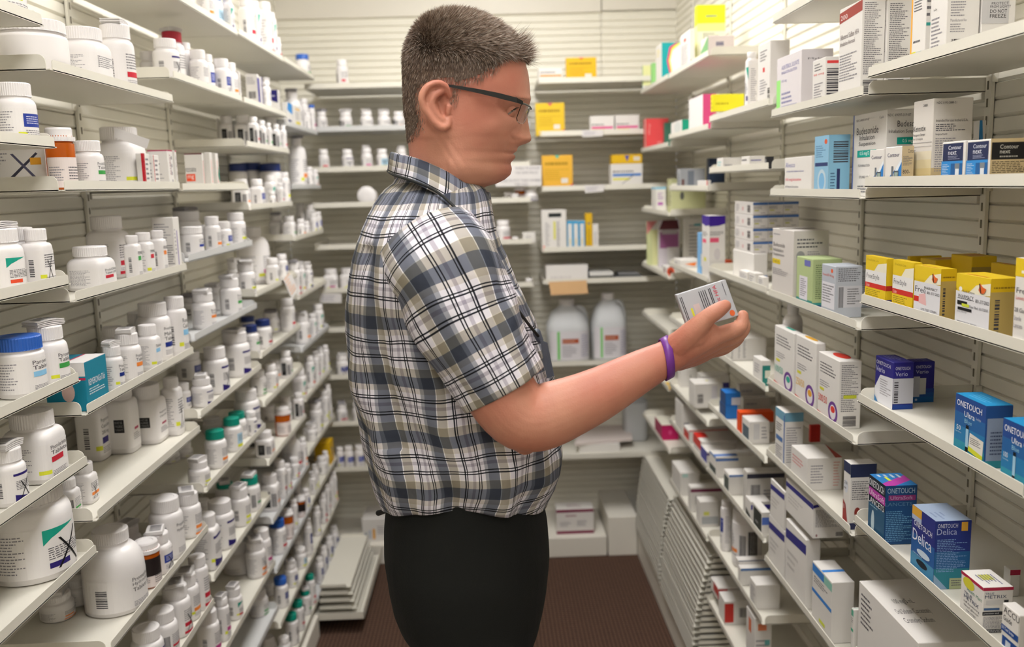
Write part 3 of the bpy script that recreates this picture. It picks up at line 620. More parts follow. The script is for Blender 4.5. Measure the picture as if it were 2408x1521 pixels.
carton('E3', 686, 674, 662, 240, 'white carton with bright blue corner patch', [('P', [(0, .7), (.2, 1), (1, 1), (1, .55), (.5, .6)], '2f86cc'), ('R', .1, 0, .7, .3, '20205c')], (), o=0.006)
carton('E3', 706, 692, 684, 246, 'white carton with yellow strip', [('R', .1, .8, .8, .87, 'e2b040'), ('L', .1, .4, .8, .72, 3, GR), ('R', .1, .2, .8, .32, 'd9c93a')], (), o=0.006)
bots('E4', (697, 325, 42, 'g', 'w', 'o', 'D', {'o': 0.055}), (727, 392, 18, 'r', 'w', 'n'), (740, 398, 18, 'r', 'w', 'g'))
bots('E6', (650, 506, 34, 's', 'w', 'y', 'D', {'o': 0.11}), (686, 508, 32, 's', 'w', 'e', '', {'o': 0.05}), (706, 515, 20, 'r', 'w', 'o'), (722, 520, 18, 'r', 'w', 'p', '', {'o': 0.015}), (737, 500, 20, 'r', 'w', 'b', L_), (751, 498, 16, 'r', 'w', 'b'),
     (718, 484, 22, 'r', 'w', 'n', L_, {'o': 0.08}), (735, 480, 20, 'r', 'w', 'n', '', {'o': 0.07}))
bots('E7', (690, 618, 34, 's', 'w', 'r', 'D'), (708, 622, 20, 's', 'w', 'g', L_), (724, 622, 22, 'r', 'w', 'p', L_))
bots('E8', (710, 740, 36, 'r', 'w', 'o', L_), (735, 738, 20, 's', 'w', 'g'), (748, 716, 26, 'r', 'w', 'g'))
bots('E9', (703, 868, 34, 's', 'w', 'g'), (727, 838, 24, 'r', 'w', 'g'), (742, 832, 18, 's', 'w', 'm', L_), (753, 822, 18, 's', 'w', 'e', L_), (765, 812, 18, 's', 'w', 'y'))
bots('E10', (740, 948, 32, 'r', 'w', 'y', 'D'), (762, 920, 24, 's', 'w', 'y'), (733, 1000, 26, 'r', 'w', 'n', L_), (770, 905, 18, 's', 'w', 'n'), (726, 1020, 18, 'r', 'w', 'n', '', {'o': 0.06}))
bots('E11', (757, 1075, 26, 'r', 'w', 'n'), (741, 1098, 16, 's', 'w', 'y', L_), (748, 1085, 14, 's', 'w', 'y', '', {'o': 0.05}), (735, 1115, 16, 's', 'w', 'y', L_), (765, 1062, 16, 's', 'w', 'y'), (750, 1060, 16, 's', 'w', 'n', 'D', {'o': 0.08}))
carton('E11', 785, 776, 738, 1040, 'yellow carton', [('E', .5, .6, .15, .08, '3a6a80'), ('E', .5, .4, .15, .08, '8a6a20')], [('L', .1, .3, .6, .9, 5, 'a8861c')], col='d8ac14', o=0.012)
bots('E12', (786, 1110, 18, 's', 'w', 'o'), (778, 1125, 14, 's', 'w', 'n', L_), (768, 1140, 16, 's', 'w', 'r'), (758, 1163, 20, 'r', 'w', 'r', L_), (744, 1192, 20, 'r', 'w', 'n'))
bots('E13', (785, 1243, 22, 'r', 'w', 'u', L_), (773, 1262, 20, 'r', 'w', 'u'), (760, 1285, 20, 'r', 'w', 'u'), (750, 1312, 20, 'r', 'w', 'u'), (743, 1330, 16, 'r', 'w', 'n', '', {'o': 0.05}))
# back wall, left part
bots('K1', (804, 140, 28, 'r', 'w', 'r'))
bots('K2', (756, 262, 26, 'r', 'w', 'n', 'D'), (813, 262, 30, 'r', 'w', 'k', L_), (862, 262, 30, 'r', 'w', 'n', L_), (903, 262, 30, 'r', 'w', 'n', L_), (938, 262, 28, 'r', 'w', 'k'))
bots('K3', (761, 351, 25, 'r', 'w', 'r'), (817, 351, 27, 'r', 'w', 'p'), (862, 348, 26, 'r', 'w', 'm', L_), (899, 350, 27, 'r', 'w', 'c'), (944, 349, 26, 'r', 'w', 'n', L_))
bots('K4', (1198, 452, 24, 'r', 'w', 'p', '', {'o': 0.06}), (1221, 441, 26, 'v', 'w', 'n', '', {'o': 0.06}), (1211, 460, 24, 'r', 'w', 'o'), (1248, 449, 34, 'r', 'w', 'p'))
bots('K5', (1190, 518, 34, 'r', 'w', 'r'), (1205, 560, 18, 's', 'w', 'n'))
bcarton('K5', 1229, 1259, 547, 'small white carton, upper of two', [('L', .2, .3, .8, .7, 2, GR)], ybase=571)
bcarton('K5', 1229, 1259, 571.5, 'small white carton, lower of two', [('L', .2, .3, .8, .7, 2, GR)], yo=0.021)
bots('K6', (778, 633, 36, 's', 'w', 'm', '', {'o': 0.04}), (818, 631, 38, 's', 'w', 'y', '', {'o': 0.05}), (1246, 727, 20, 's', 'w', 'm'))
bots('K8', (806, 836, 30, 'r', 'w', 'u', L_), (834, 838, 28, 'r', 'w', 'u'), (1240, 820, 24, 'r', 'w', 'n'))
bots('K9', (804, 950, 25, 'r', 'w', 'r', 'D'), (842, 947, 26, 'r', 'w', 'y'))
bots('K10', (800, 1052, 18, 'r', 'w', 'b'), (820, 1050, 22, 'r', 'w', 'b'), (845, 1048, 22, 'r', 'w', 'b'))
# back wall, right part
YEL = 'dcb018'
def ytri(c, c2='d04028'): return [('P', [(.42, 1), (.5, .9), (.58, 1)], c), ('L', .1, .66, .9, .86, 1, '9a7a14'), ('L', .1, .28, .9, .62, 4, 'c29a18'), ('R', .62, .2, .84, .34, 'd8d4cc'), ('P', [(.7, 0), (1, .2), (1, 0)], c2)]
bcarton('M1', 1266, 1322, 160, 'white carton with raised flap and orange stripe', [('R', .06, .42, .96, .54, 'e8903c'), ('L', .06, .6, .96, .8, 1, DK), ('L', .06, .08, .9, .34, 2, GR)])
bcarton('M1', 1331, 1402, 136, 'yellow carton with red corner triangle', ytri('e05030'), col=YEL, depth=0.03)
bcarton('M2', 1259, 1327, 243, 'yellow carton with pink triangle at the top', ytri('c83c60'), col='dcb828', depth=0.03)
bcarton('M2', 1388, 1444, 273, 'white carton with pink stripe, left one of the pair', [('R', .05, .3, .95, .42, 'd8488c'), ('R', .05, .18, .6, .28, 'd8d43c'), ('L', .05, .45, .95, .6, 1, DK)])
bcarton('M2', 1447, 1503, 271, 'white carton with pink stripe, right one of the pair', [('R', .05, .3, .95, .42, 'd8488c'), ('R', .05, .18, .6, .28, 'd8d43c'), ('L', .05, .45, .95, .6, 1, DK)], yo=0.021)
bcarton('M3', 1274, 1346, 366, 'orange-yellow carton with cyan triangle', ytri('50b8a0', 'd85048'), col='e0ac38', depth=0.03)
bcarton('M3', 1437, 1511, 386, 'white carton with blue and yellow lines under a yellow one', [('R', .05, .5, .95, .6, '3474c0'), ('R', .05, .34, .6, .42, 'd9d43a'), ('L', .05, .62, .95, .76, 1, DK), ('P', [(.2, .05), (.22, .05), (.75, .55), (.72, .56)], '55536a')], depth=0.07)
bcarton('M3', 1439, 1510, 364, 'yellow carton with blue triangle lying on the white one', [('P', [(.42, .9), (.5, .2), (.58, .9)], '4a50a0'), ('R', .72, .3, .92, .75, 'd8d0c0')], col=YEL, depth=0.07, ybase=385.4)
bcarton('M4', 1273, 1331, 494, 'white carton with black window and yellow band', [('R', .28, .82, .8, .92, '24282a'), ('L', .14, .12, .34, .7, 14, GR), ('R', .48, .28, .56, .72, 'd4d048'), ('L', .6, .1, .76, .72, 16, DK), ('P', [(.05, 0), (.05, .14), (.22, .06)], 'e8604a')], depth=0.04)
for i, x in enumerate((1333, 1347, 1361.5)):
    bcarton('M4', x, x+13.6, 519, '%s of three slim white cartons with blue frames' % ('leftmost', 'middle', 'rightmost')[i], [('R', 0, 0, .18, 1, '3a9ccc'), ('R', .82, 0, 1, 1, '3a9ccc'), ('R', 0, .9, 1, 1, '3a9ccc'), ('R', .4, .2, .6, .4, 'd8c890')], depth=0.05)
bcarton('M4', 1377, 1392.5, 502, 'slim tall yellow carton', [('L', .3, .1, .7, .6, 12, '8a6a10'), ('P', [(.25, .75), (.5, .68), (.75, .75)], '5a5a70')], col=YEL, depth=0.05)
bcarton('M4', 1393.5, 1407, 527, 'slim plain white carton', [('L', .3, .2, .7, .7, 6, GR)], depth=0.05)
bcarton('M5', 1284, 1382, 625, 'white carton with blue side', [('L', .1, .1, .9, .5, 1, 'cfcac8')], S_=[('R', 0, 0, 1, 1, '3f92cc')], depth=0.12, col='dedad6')
bcarton('M5', 1386, 1442, 640, 'dark open carton with white lid', [('R', 0, .6, 1, 1, 'd8d6d2')], col='2c2e2c', depth=0.14, T_=[('R', .02, .02, .98, .98, 'dedcd8')])
# ------------------------------------------------------------------ what stands on the right wall
Wt, Tl = 'e4e0de', '1a9a90'
carton('S0', 1634, 1640, 1706, 12, 'tall white carton with bright yellow top third', [('R', 0, .7, 1, 1, 'd8e020'), ('R', 0, 0, 1, .7, 'e4e69a')], [('R', 0, .72, 1, 1, 'd4e024'), ('R', 0, .6, 1, .72, 'e0e48a'), ('L', .2, .48, .9, .58, 2, DK), ('L', .3, .8, .7, .86, 1, GR)], o=0.05, col='e2e2c4')
carton('S0', 1648, 1665, 1727, 84, 'pinkish white carton with green front and barcode', [('P', [(0, 0), (1, 0), (1, 1), (0, .4)], '74a870')], [('H', .3, .1, .6, .75, '4a5078')], col='dcd0cc', o=0.004)
carton('S0', 1600, 1622, 1634, 68, 'tall white carton with red print', [('E', .5, .8, .14, .05, 'd84838'), ('L', .1, .1, .9, .7, 9, GR)], [('R', .1, .1, .9, .2, 'd86858')], o=0.008)
carton('T0', 1542, 1556, 1606, 100, 'white carton with teal panel and rainbow arc', [('L', .2, .7, .8, .9, 2, 'd8c83c')], [('R', 0, 0, 1, 1, '189a9c'), ('P', [(.62, 0), (.4, .25), (.28, .55), (.4, .85), (.8, .98), (1, 1), (1, 0)], 'e0e048'), ('P', [(.6, 0), (.36, .25), (.24, .55), (.36, .88), (.7, 1), (.78, 1), (.46, .85), (.33, .55), (.44, .25), (.7, 0)], 'd03870'), ('P', [(.78, 0), (.5, .25), (.4, .55), (.5, .8), (.85, .95), (1, .97), (1, 0)], Wt)], o=0.01)
carton('T0', 1506, 1511, 1532, 154, 'small carton with teal edge and yellow side', [('R', 0, 0, 1, 1, '2a9a98')], [('R', 0, .3, 1, 1, 'dcdca0'), ('L', .4, .1, .8, .3, 2, GR)], o=0.01)
carton('T0', 1530, 1534, 1546, 148, 'slim green carton', (), (), col='8cc878', o=0.03)
bots('R1', (1768, 122, 28, 's', 'w', 'g', '', {'o': 0.02}))
carton('R1', 1783, 1812, 1858, 94, 'tall white carton with small red square', [('L', .2, .72, .8, .9, 3, DK), ('R', .42, .55, .58, .62, 'd03030'), ('L', .2, .2, .8, .45, 4, GR), ('H', .82, 0, 1, .3, '1c1b1d')], (), o=0.012)
carton('R1', 1668, 1676, 1750, 222, 'bright yellow pack lying on the tray', [('L', .2, .1, .8, .9, 2, 'a89a10')], [('L', .1, .3, .8, .6, 1, 'b8a810')], col='e4da20', o=0.004, ybase=262)
carton('S1', 1620, 1653, 1692, 221, 'large white carton with pink side and yellow back', (), [('R', 0, 0, .8, 1, 'e0508c')], [('R', 0, 0, 1, 1, 'e0508c')], o=0.004, col='e2dedc')
carton('S1', 1578, 1604, 1620, 281, 'white carton with teal side', [('E', .6, .6, .3, .35, 'c8ccc8')], [('R', 0, 0, 1, 1, '18a080')], o=0.004)
carton('T1', 1513, 1519, 1572, 279, 'red carton with white edge line', [('R', .55, 0, .9, 1, 'e0b0a8')], [('R', 0, 0, 1, 1, 'd8484a'), ('V', .1, .5, .1, .35, 'Allergy', 'e8a8a4'), ('L', .5, .1, .9, .3, 2, 'e8a8a4')], col='d8484a', o=0.004)
carton('T1', 1560, 1563, 1592, 288, 'small dark green carton leaning out', (), [('R', 0, 0, 1, 1, '3c6a58')], col='3c6a58', o=0.07)
# albuterol shelf
carton('Q1', 1824, 1886, 1960, 115, 'white carton with violet print and green stripe', [('T', .2, .78, .7, .07, 'ALBUTEROL SULFATE', '5a5aa0'), ('T', .2, .70, .62, .05, 'INHALATION SOLUTION', '5a5aa0'), ('R', 0, .06, .16, .62, '98e07c'), ('T', .22, .55, .2, .06, '0.5 mg', '7a7aa8'), ('L', .22, .1, .85, .4, 3, '8a8ab0'), ('R', 0, 0, 1, .025, '38308c')], [('T', .2, .82, .6, .04, 'Mylan', '5a5458'), ('R', 0, 0, 1, 1, 'c8beba')][:1], o=0.012, col='d8d2d4')
carton('Q1', 1912, 1942, 1976, 133, 'small white carton with red print and barcode', [('L', .15, .74, .85, .92, 2, DK), ('T', .1, .64, .8, .06, '90 mcg', 'd84040'), ('L', .15, .1, .85, .5, 5, GR)], [('H', .1, .2, .95, .8, DK), ('R', .1, .86, .9, .92, 'd84040'), ('R', .1, .04, .9, .12, 'd9d43a')], o=0.004)
carton('Q1', 1976, 2029, 2088, -3, 'tall white carton with brick red corner band', [('P', [(0, .84), (0, .955), (1, .995), (1, .885)], '9a3c34'), ('T', .06, .872, .3, .05, '200', 'e8dcd8'), ('T', .06, .66, .82, .055, 'Albuterol Sulfate HFA', '6a5a5c'), ('T', .06, .59, .65, .045, 'Inhalation Aerosol', '6a5a5c'), ('L', .06, .2, .9, .5, 7, GR), ('T', .5, .03, .4, .035, 'With Counter', DK)], [('L', .1, .22, .9, .97, 26, DK), ('H', .1, 0, .72, .18, DK)], o=0.008)
carton('Q1', 2060, 2088, 2148, 0, 'tall grey-white carton full of fine print', [('L', .1, .2, .9, .95, 24, DK)], [('L', .1, .22, .9, .97, 26, DK), ('H', .1, 0, .72, .18, DK)], o=0.048)
carton('P1', 2146, 2180, 2196, -32, 'white carton with orange edge', [('R', 0, 0, .1, 1, 'f0a838'), ('L', .2, .72, .9, .95, 4, DK), ('L', .2, .3, .8, .36, 1, DK), ('R', .1, .06, .4, .2, 'd9d43a'), ('L', .45, .05, .9, .2, 3, '6aa8a0')], [('L', .1, .6, .9, .95, 3, DK), ('R', .1, .5, .9, .54, '3a9a90')], o=0.022)
carton('P1', 2192, 2230, 2308, -55, 'white carton with small maker print and barcode', [('T', .2, .62, .2, .04, 'Rx Only', DK), ('L', .1, .1, .8, .55, 6, GR)], [('T', .12, .72, .5, .035, 'Manufactured by', GR), ('L', .12, .5, .6, .7, 4, GR), ('T', .12, .44, .5, .035, 'Manufactured for', GR), ('L', .12, .3, .6, .42, 3, GR), ('B', .18, .0, .72, .22, '1c1b1d')], o=0.012)
carton('P1', 2282, 2312, 2392, -40, 'pale carton with do not freeze notice', (), [('E', .14, .67, .05, .035, '6a686c'), ('T', .3, .70, .5, .035, 'PROTECT', DK), ('T', .3, .655, .55, .035, 'FROM LIGHT', DK), ('R', 0, .44, .8, .88, 'c2c0c0'), ('T', .28, .70, .5, .035, 'PROTECT', DK), ('T', .24, .655, .55, .035, 'FROM LIGHT', DK), ('T', .24, .585, .5, .05, 'DO NOT', '1c1b1d'), ('T', .24, .52, .48, .05, 'FREEZE', '1c1b1d'), ('L', .3, .05, .9, .36, 5, GR)], o=0.060)
# row with the display cartons
carton('R3', 1686, 1700, 1743, 371, 'low white carton with pale teal print', [('L', .1, .2, .9, .8, 2, '7ac0c0')], [('L', .1, .3, .8, .6, 1, GR)], o=0.006)
carton('R3', 1743, 1762, 1800, 367, 'low white carton with red dot', [('L', .1, .6, .9, .9, 1, DK), ('E', .2, .25, .1, .1, 'd04040')], [('L', .1, .6, .95, .8, 1, '5a58a0'), ('H', .4, .1, .7, .5, GR)], o=0.006)
carton('R3', 1799, 1803, 1820, 368, 'black and white carton at the tray end', [('R', 0, 0, 1, 1, '26262a'), ('L', .1, .3, .9, .8, 3, 'd0d0d0')], [('R', 0, 0, 1, 1, '2a2a2e')], o=0.003)
carton('Q3', 1846, 1909, 1930, 366, 'white carton with violet name and pink strength', [('T', .04, .74, .36, .13, 'Alvesco', '5a5aa0'), ('T', .08, .6, .65, .06, '(ciclesonide) Inhalation Aerosol', '5a5aa0'), ('T', .04, .36, .6, .1, '160 mcg/actuation', 'e04860'), ('T', .04, .2, .5, .06, '60 Metered Actuations', '6a6a78'), ('L', .04, .02, .95, .1, 1, GR)], (), o=0.012)
carton('Q3', 1917, 1950, 2000, 317, 'pale blue carton with inhaler picture and barcode', [('R', 0, 0, 1, 1, '8ab8d4'), ('R', .05, .5, .95, .56, '28386c'), ('L', .1, .64, .8, .85, 4, '4a78a0'), ('E', .55, .25, .3, .2, 'b8ccd8'), ('E', .55, .25, .2, .14, '78b0d8'), ('E', .8, .9, .1, .04, 'd85a30')], [('R', 0, 0, 1, 1, '7fb0ca'), ('H', .22, .55, .92, .92, DK), ('R', .4, .0, .55, .45, '26305c'), ('L', .1, .05, .35, .4, 5, '3a5a78')], [('R', 0, 0, 1, 1, '8ab8d4')], o=0.006)
carton('Q3', 2008, 2086, 2178, 257, 'large white carton with black name and teal strength', [('R', 0, 0, .035, 1, '4a64a8'), ('T', .1, .91, .4, .03, 'NDC 69097-319-87', '6a6870'), ('T', .8, .9, .12, .04, 'Cipla', GR), ('T', .12, .75, .66, .085, 'Budesonide', DK), ('T', .22, .68, .45, .06, 'Inhalation', DK), ('T', .2, .6, .5, .06, 'Suspension', DK), ('R', .16, .475, .74, .56, '10a090'), ('T', .24, .49, .42, .055, '0.5 mg/2 mL', 'e0f0ec'), ('T', .2, .36, .5, .03, 'FOR INHALATION ONLY', DK), ('T', .24, .22, .45, .03, 'STORE UPRIGHT', DK), ('L', .2, .04, .6, .14, 2, DK)], [('T', .02, .92, .6, .03, 'NDC 69097-319-87', '5a5860'), ('T', .28, .8, .7, .07, 'Budesonide', DK), ('T', .06, .72, .9, .05, 'Inhalation Suspension', DK), ('R', .28, .6, .98, .68, '10a090'), ('T', .42, .61, .5, .05, '0.5 mg/2 mL', 'e0f0ec'), ('L', .05, .1, .95, .55, 12, GR)], o=0.045)
def contour(w_=1): return [('P', [(.08, 0), (.08, .12), (1, .62), (1, 0)], '2a7cc4'), ('P', [(.3, 0), (.6, .38), (1, .7), (1, .6), (.7, .3), (.45, 0)], 'dfe6ec'), ('T', .14, .74, .72, .1, 'Contour', '34365c'), ('R', .4, .2, .52, .5, '6a7078'), ('R', .56, .08, .84, .38, '4c545c'), ('R', .6, .2, .8, .34, '98a8a0'), ('T', .04, .12, .26, .1, '50', 'dfe6ec')]
carton('P3', 2046, 2079, 2086, 350, 'small white and blue test strip carton, left of the pair', contour(), (), o=0.006)
carton('P3', 2083, 2122, 2150, 343, 'small white and blue test strip carton with tan side', contour(), [('R', 0, 0, 1, 1, 'bcaa88'), ('T', .5, .82, .6, .1, 'Contour', DK), ('L', .1, .5, .9, .75, 6, DK), ('T', .1, .3, .6, .1, '800-', DK), ('L', .1, .1, .7, .2, 1, DK)], o=0.006)
carton('P3', 2150, 2196, 2290, 231, 'tall white carton fading to tan, with fine print side', [('R', 0, 0, 1, .12, 'c8b070'), ('R', 0, .12, 1, .2, 'ccb988'), ('R', 0, .2, 1, .3, 'd0c29c'), ('R', 0, .3, 1, .4, 'd4cab2'), ('T', .5, .92, .22, .03, '2881', DK), ('T', .04, .64, .62, .065, 'Ketostix', '2c2a30'), ('T', .04, .575, .6, .04, 'Reagent Strips', DK), ('T', .04, .53, .5, .035, 'for Urinalysis', DK), ('R', 0, .5, 1, .504, DK), ('R', 0, .455, 1, .458, DK)], [('R', 0, 0, 1, .1, 'bfa878'), ('R', 0, .1, 1, .2, 'c0ac84'), ('T', .08, .935, .5, .025, 'NDC 0193-2880-21', DK), ('T', .08, .73, .8, .03, 'Intended for use in the U.S.A.', DK), ('L', .08, .62, .9, .71, 3, DK), ('T', .08, .57, .3, .03, 'Important:', DK), ('L', .08, .15, .9, .55, 10, GR)], o=0.030, col='cfc9c2')
def cnext(): return [('R', .04, .56, .92, .96, '202a50'), ('T', .28, .82, .56, .09, 'Contour', 'dcdfe8'), ('T', .28, .7, .36, .09, 'next', 'dcdfe8'), ('L', .28, .59, .8, .68, 2, '9aa0b8'), ('R', 0, .0, .92, .56, '2c86cc'), ('R', .42, 0, .92, .5, '1c5c98'), ('R', .62, 0, .78, .4, 'd8dce0'), ('R', .6, .38, .8, .5, '788088'), ('L', .05, .24, .36, .5, 5, 'b8d4ec'), ('R', .04, .06, .28, .16, 'c8ccd4')]
carton('P3', 2217, 2271, 2300, 330, 'small blue and navy test strip carton, left of two alike', cnext(), (), o=0.006)
carton('P3', 2275, 2331, 2440, 326, 'blue test strip carton with black and tan side', cnext(), [('R', 0, 0, 1, 1, 'c0aa80'), ('R', .02, .55, .98, .92, '181616'), ('T', .2, .78, .4, .09, 'Contour', 'c8c4b8'), ('T', .2, .68, .22, .07, 'next', 'c8c4b8'), ('L', .2, .58, .7, .65, 1, 'a09c90'), ('L', .04, .26, .98, .52, 5, '3c3628'), ('T', .24, .12, .5, .06, '800-348-8100', '3a5a58'), ('L', .1, .02, .9, .09, 1, '3c3628')], o=0.006)
carton('P3', 2290, 2304, 2320, 283, 'white and blue carton standing behind the dark ones', [('P', [(0, 0), (0, .3), (1, .7), (1, 0)], '2a7cc4')], [('P', [(0, 0), (0, 1), (.4, 1), (1, 0)], '3a8ccc'), ('T', .1, .6, .6, .12, 'Contour', '34365c')], o=0.15)
carton('T4', 1569, 1580, 1660, 420, 'large olive carton with small dark square', [('L', .3, .2, .8, .8, 5, '6a6a48')], [('E', .3, .5, .06, .12, '5a5c58')], col='babb8e', o=0.05)
carton('S3', 1662, 1668, 1705, 372, 'navy carton standing against the wall', (), [('R', .1, .3, .8, .7, '2c3c58')], col='27344e', o=0.09)
carton('T4', 1532, 1542, 1566, 440, 'white carton with violet print, pale blue top', [('R', 0, .92, 1, 1, '88c0d8')], [('R', 0, .92, 1, 1, '88c0d8'), ('L', .2, .5, .8, .8, 3, 'a070b0'), ('R', .2, .3, .7, .42, 'b06ab0')], o=0.005)
carton('S3', 1592, 1600, 1658, 397, 'grey translucent bag', [('L', .2, .2, .8, .8, 3, '6a6c74')], [('R', .3, .2, .55, .9, '6c727c'), ('R', .05, .2, .16, .5, '6a4c48')], o=0.006, col='989a9e', name='plastic_bag', cat='bag')
carton('S3', 1640, 1664, 1672, 424, 'white carton with red edge on low tray', [('R', .9, 0, 1, 1, 'c83a34')], (), o=0.004)
# middle right
for r_, yt in enumerate((477, 507.5, 538, 568)):
    for c_ in range(3):
        x0 = 1771+c_*36
    STK = [(476, 506), (506.5, 537), (537.5, 568), (568.5, 597)]
for r_, (ya, yb) in enumerate(STK):
    xo = XR+0.035; Yn = hit(1771, ya, 0, xo).y; Yf = hit(1728, ya, 0, xo).y
    zt = hit(1771, ya, 0, xo).z; zb = hit(1771, yb, 0, xo).z
    xs = [hit(x, ya, 1, Yn).x for x in (1771, 1807, 1843, 1879)]
    for c_ in range(3):
        ITEMS.setdefault('R5', []).append(dict(t='box', X0=xs[c_], X1=min(xs[c_+1]-0.0006, WR-0.02) if xs[c_]+0.01 < WR-0.02 else xs[c_+1], Y0=Yn, Y1=Yf, z0=zb+0.0003, z1=zt, s=1, cat='carton', name='medicine_carton', Y=Yn, X=xs[c_],
            desc='small white carton with blue stripe, column %d from the aisle, layer %d from top of the pile' % (c_+1, r_+1), full=True, col='d6d1cd',
            F=[('L', .08, .2, .3, .8, 5, GR), ('R', .42, .3, .5, .6, 'd0a8a8'), ('H', .7, .2, .86, .8, DK)], S=[('R', 0, .78, 1, .98, '4a6ea8'), ('L', .06, .45, .8, .7, 2, DK), ('R', .1, .3, .4, .4, 'b8b860'), ('L', .5, .08, .9, .22, 1, GR)], T=()))
carton('R5', 1724, 1773, 1805, 597.5, 'plain white carton under the pile of small ones', (), [('R', 0, .1, 1, .25, '4a6ea8')], o=0.033)
carton('R5', 1738, 1757, 1775, 640, 'tiny white carton with blue base line', [('L', .1, .4, .9, .8, 2, GR), ('R', 0, 0, 1, .15, '5a86c8')], (), o=0.012)
carton('R5', 1761, 1776, 1795, 643, 'tiny white carton, middle of three in front', [('L', .1, .3, .9, .8, 2, GR)], (), o=0.010)
carton('R5', 1783, 1795, 1808, 652, 'tiny white carton nearest the tray end', [('L', .1, .3, .9, .8, 3, GR)], (), o=0.006)
carton('S5', 1651, 1668, 1706, 508, 'tall white carton with violet wavy top', [('P', [(0, 1), (1, 1), (1, .86), (.5, .84), (0, .88)], '3c1c8c'), ('L', .1, .68, .9, .76, 2, DK), ('R', .1, .58, .6, .64, 'e05878'), ('R', .3, .3, .6, .36, 'd9d43a')], [('P', [(0, 1), (1, 1), (1, .88), (.6, .85), (0, .84)], '3c1c8c'), ('L', .05, .7, .95, .77, 2, DK), ('R', .05, .6, .6, .67, 'e05878'), ('E', .5, .42, .2, .09, 'ccc6c6'), ('T', .05, .04, .3, .03, 'Rx only', GR)], o=0.004)
carton('S5', 1640, 1648, 1660, 548, 'slim pale blue carton behind the violet-topped one', (), [('R', 0, .2, 1, .5, 'dcdcdc')], col='78aede', o=0.03)
carton('S5', 1585, 1600, 1648, 612, 'low white carton with orange wedge', [('L', .1, .3, .9, .7, 1, GR)], [('P', [(.2, .5), (.8, .7), (.7, .2)], 'f08030')], o=0.015)
carton('S5', 1700, 1706, 1722, 612, 'orange-red carton by the wall', (), (), col='d4562c', o=0.10)
carton('T5', 1517, 1521, 1546, 520, 'pale green and yellow display carton', [('R', 0, 0, 1, 1, 'c0c890')], [('R', 0, 0, .5, 1, 'c8cc98'), ('P', [(0, .7), (0, 1), (1, 1)], 'd08080'), ('R', .5, 0, 1, .8, 'd8d8a0')], o=0.02)
carton('T5', 1546, 1549, 1598, 518, 'open display carton with maroon back and violet front', (), [('R', 0, 0, 1, 1, 'd0c8d0'), ('R', .05, .4, .95, .75, '9a5c8c'), ('R', .15, .7, .9, .85, 'b0a8ac'), ('P', [(0, .8), (.2, 1), (.9, 1), (1, .8)], '5c2c34'), ('R', .4, 0, 1, .42, 'd8d4d4')], o=0.05)
carton('T5', 1606, 1609, 1648, 514, 'pale beige carton with teal lines', (), [('L', .3, .1, .9, .9, 8, GR), ('R', .6, .86, 1, .9, '3a9aa8')], o=0.10)
carton('T5', 1556, 1566, 1588, 627, 'white carton with round orange-red mark', [('R', .6, .2, .8, .8, '8a3030')], [('E', .5, .5, .4, .46, 'd85a38'), ('E', .5, .5, .2, .22, '8c3c30')], o=0.004)
carton('Q5', 1817, 1867, 1950, 543, 'tall white carton with yellow strength mark', [('L', .06, .9, .5, .94, 1, GR), ('T', .06, .74, .55, .06, 'Budesonide', DK), ('T', .06, .67, .48, .05, 'Inhalation', DK), ('T', .06, .6, .52, .05, 'Suspension', DK), ('R', .03, .49, .4, .56, 'e0c41c'), ('T', .06, .5, .3, .045, '1 mg/2 mL', DK), ('L', .05, .33, .8, .43, 3, GR), ('T', .04, .06, .2, .03, 'Cipla', DK), ('P', [(.75, 0), (.95, .1), (1, 0)], 'd8b818')], [('L', .1, .75, .9, .9, 2, DK), ('L', .4, .35, .95, .72, 8, GR), ('E', .2, .65, .12, .07, '9a9a9a')], [('P', [(.3, 0), (.3, 1), (.5, 1), (.5, 0)], '3a3024')], o=0.006, col='cfc9c4')
carton('Q5', 1874, 1912, 1981, 610, 'pale green carton with white label and navy foot', [('R', 0, 0, 1, .1, '26407c'), ('R', 0, .1, 1, .16, '3c8c84'), ('R', .2, .14, .7, .62, 'dcd8e0'), ('L', .26, .2, .66, .58, 6, DK), ('R', .5, .84, .86, .96, '6a6cb0')], [('R', 0, 0, 1, .08, '26407c'), ('R', 0, .08, 1, .13, '3c8c84'), ('L', .1, .2, .9, .9, 12, '6a7c50')], col='aebd88', o=0.010)
carton('Q5', 1933, 1966, 2029, 627, 'silver grey carton with orange name and pharmacy label', [('T', .08, .76, .8, .07, 'Flovent HFA 44 mcg', 'd8644c'), ('R', .05, .15, .95, .66, 'd6d4da'), ('L', .1, .25, .9, .62, 5, DK), ('E', .74, .9, .07, .04, 'e86030')], [('L', .1, .7, .95, .97, 5, DK), ('R', .1, .2, 1, .62, 'c2c2c8'), ('B', .12, .2, .3, .6, DK), ('L', .45, .25, .95, .58, 5, DK)], col='b2b7c0', o=0.010)
carton('Q5', 1980, 1999, 2066, 640, 'grey carton standing deeper on the tray', (), [('L', .1, .1, .9, .9, 9, GR)], col='aab0ba', o=0.085)
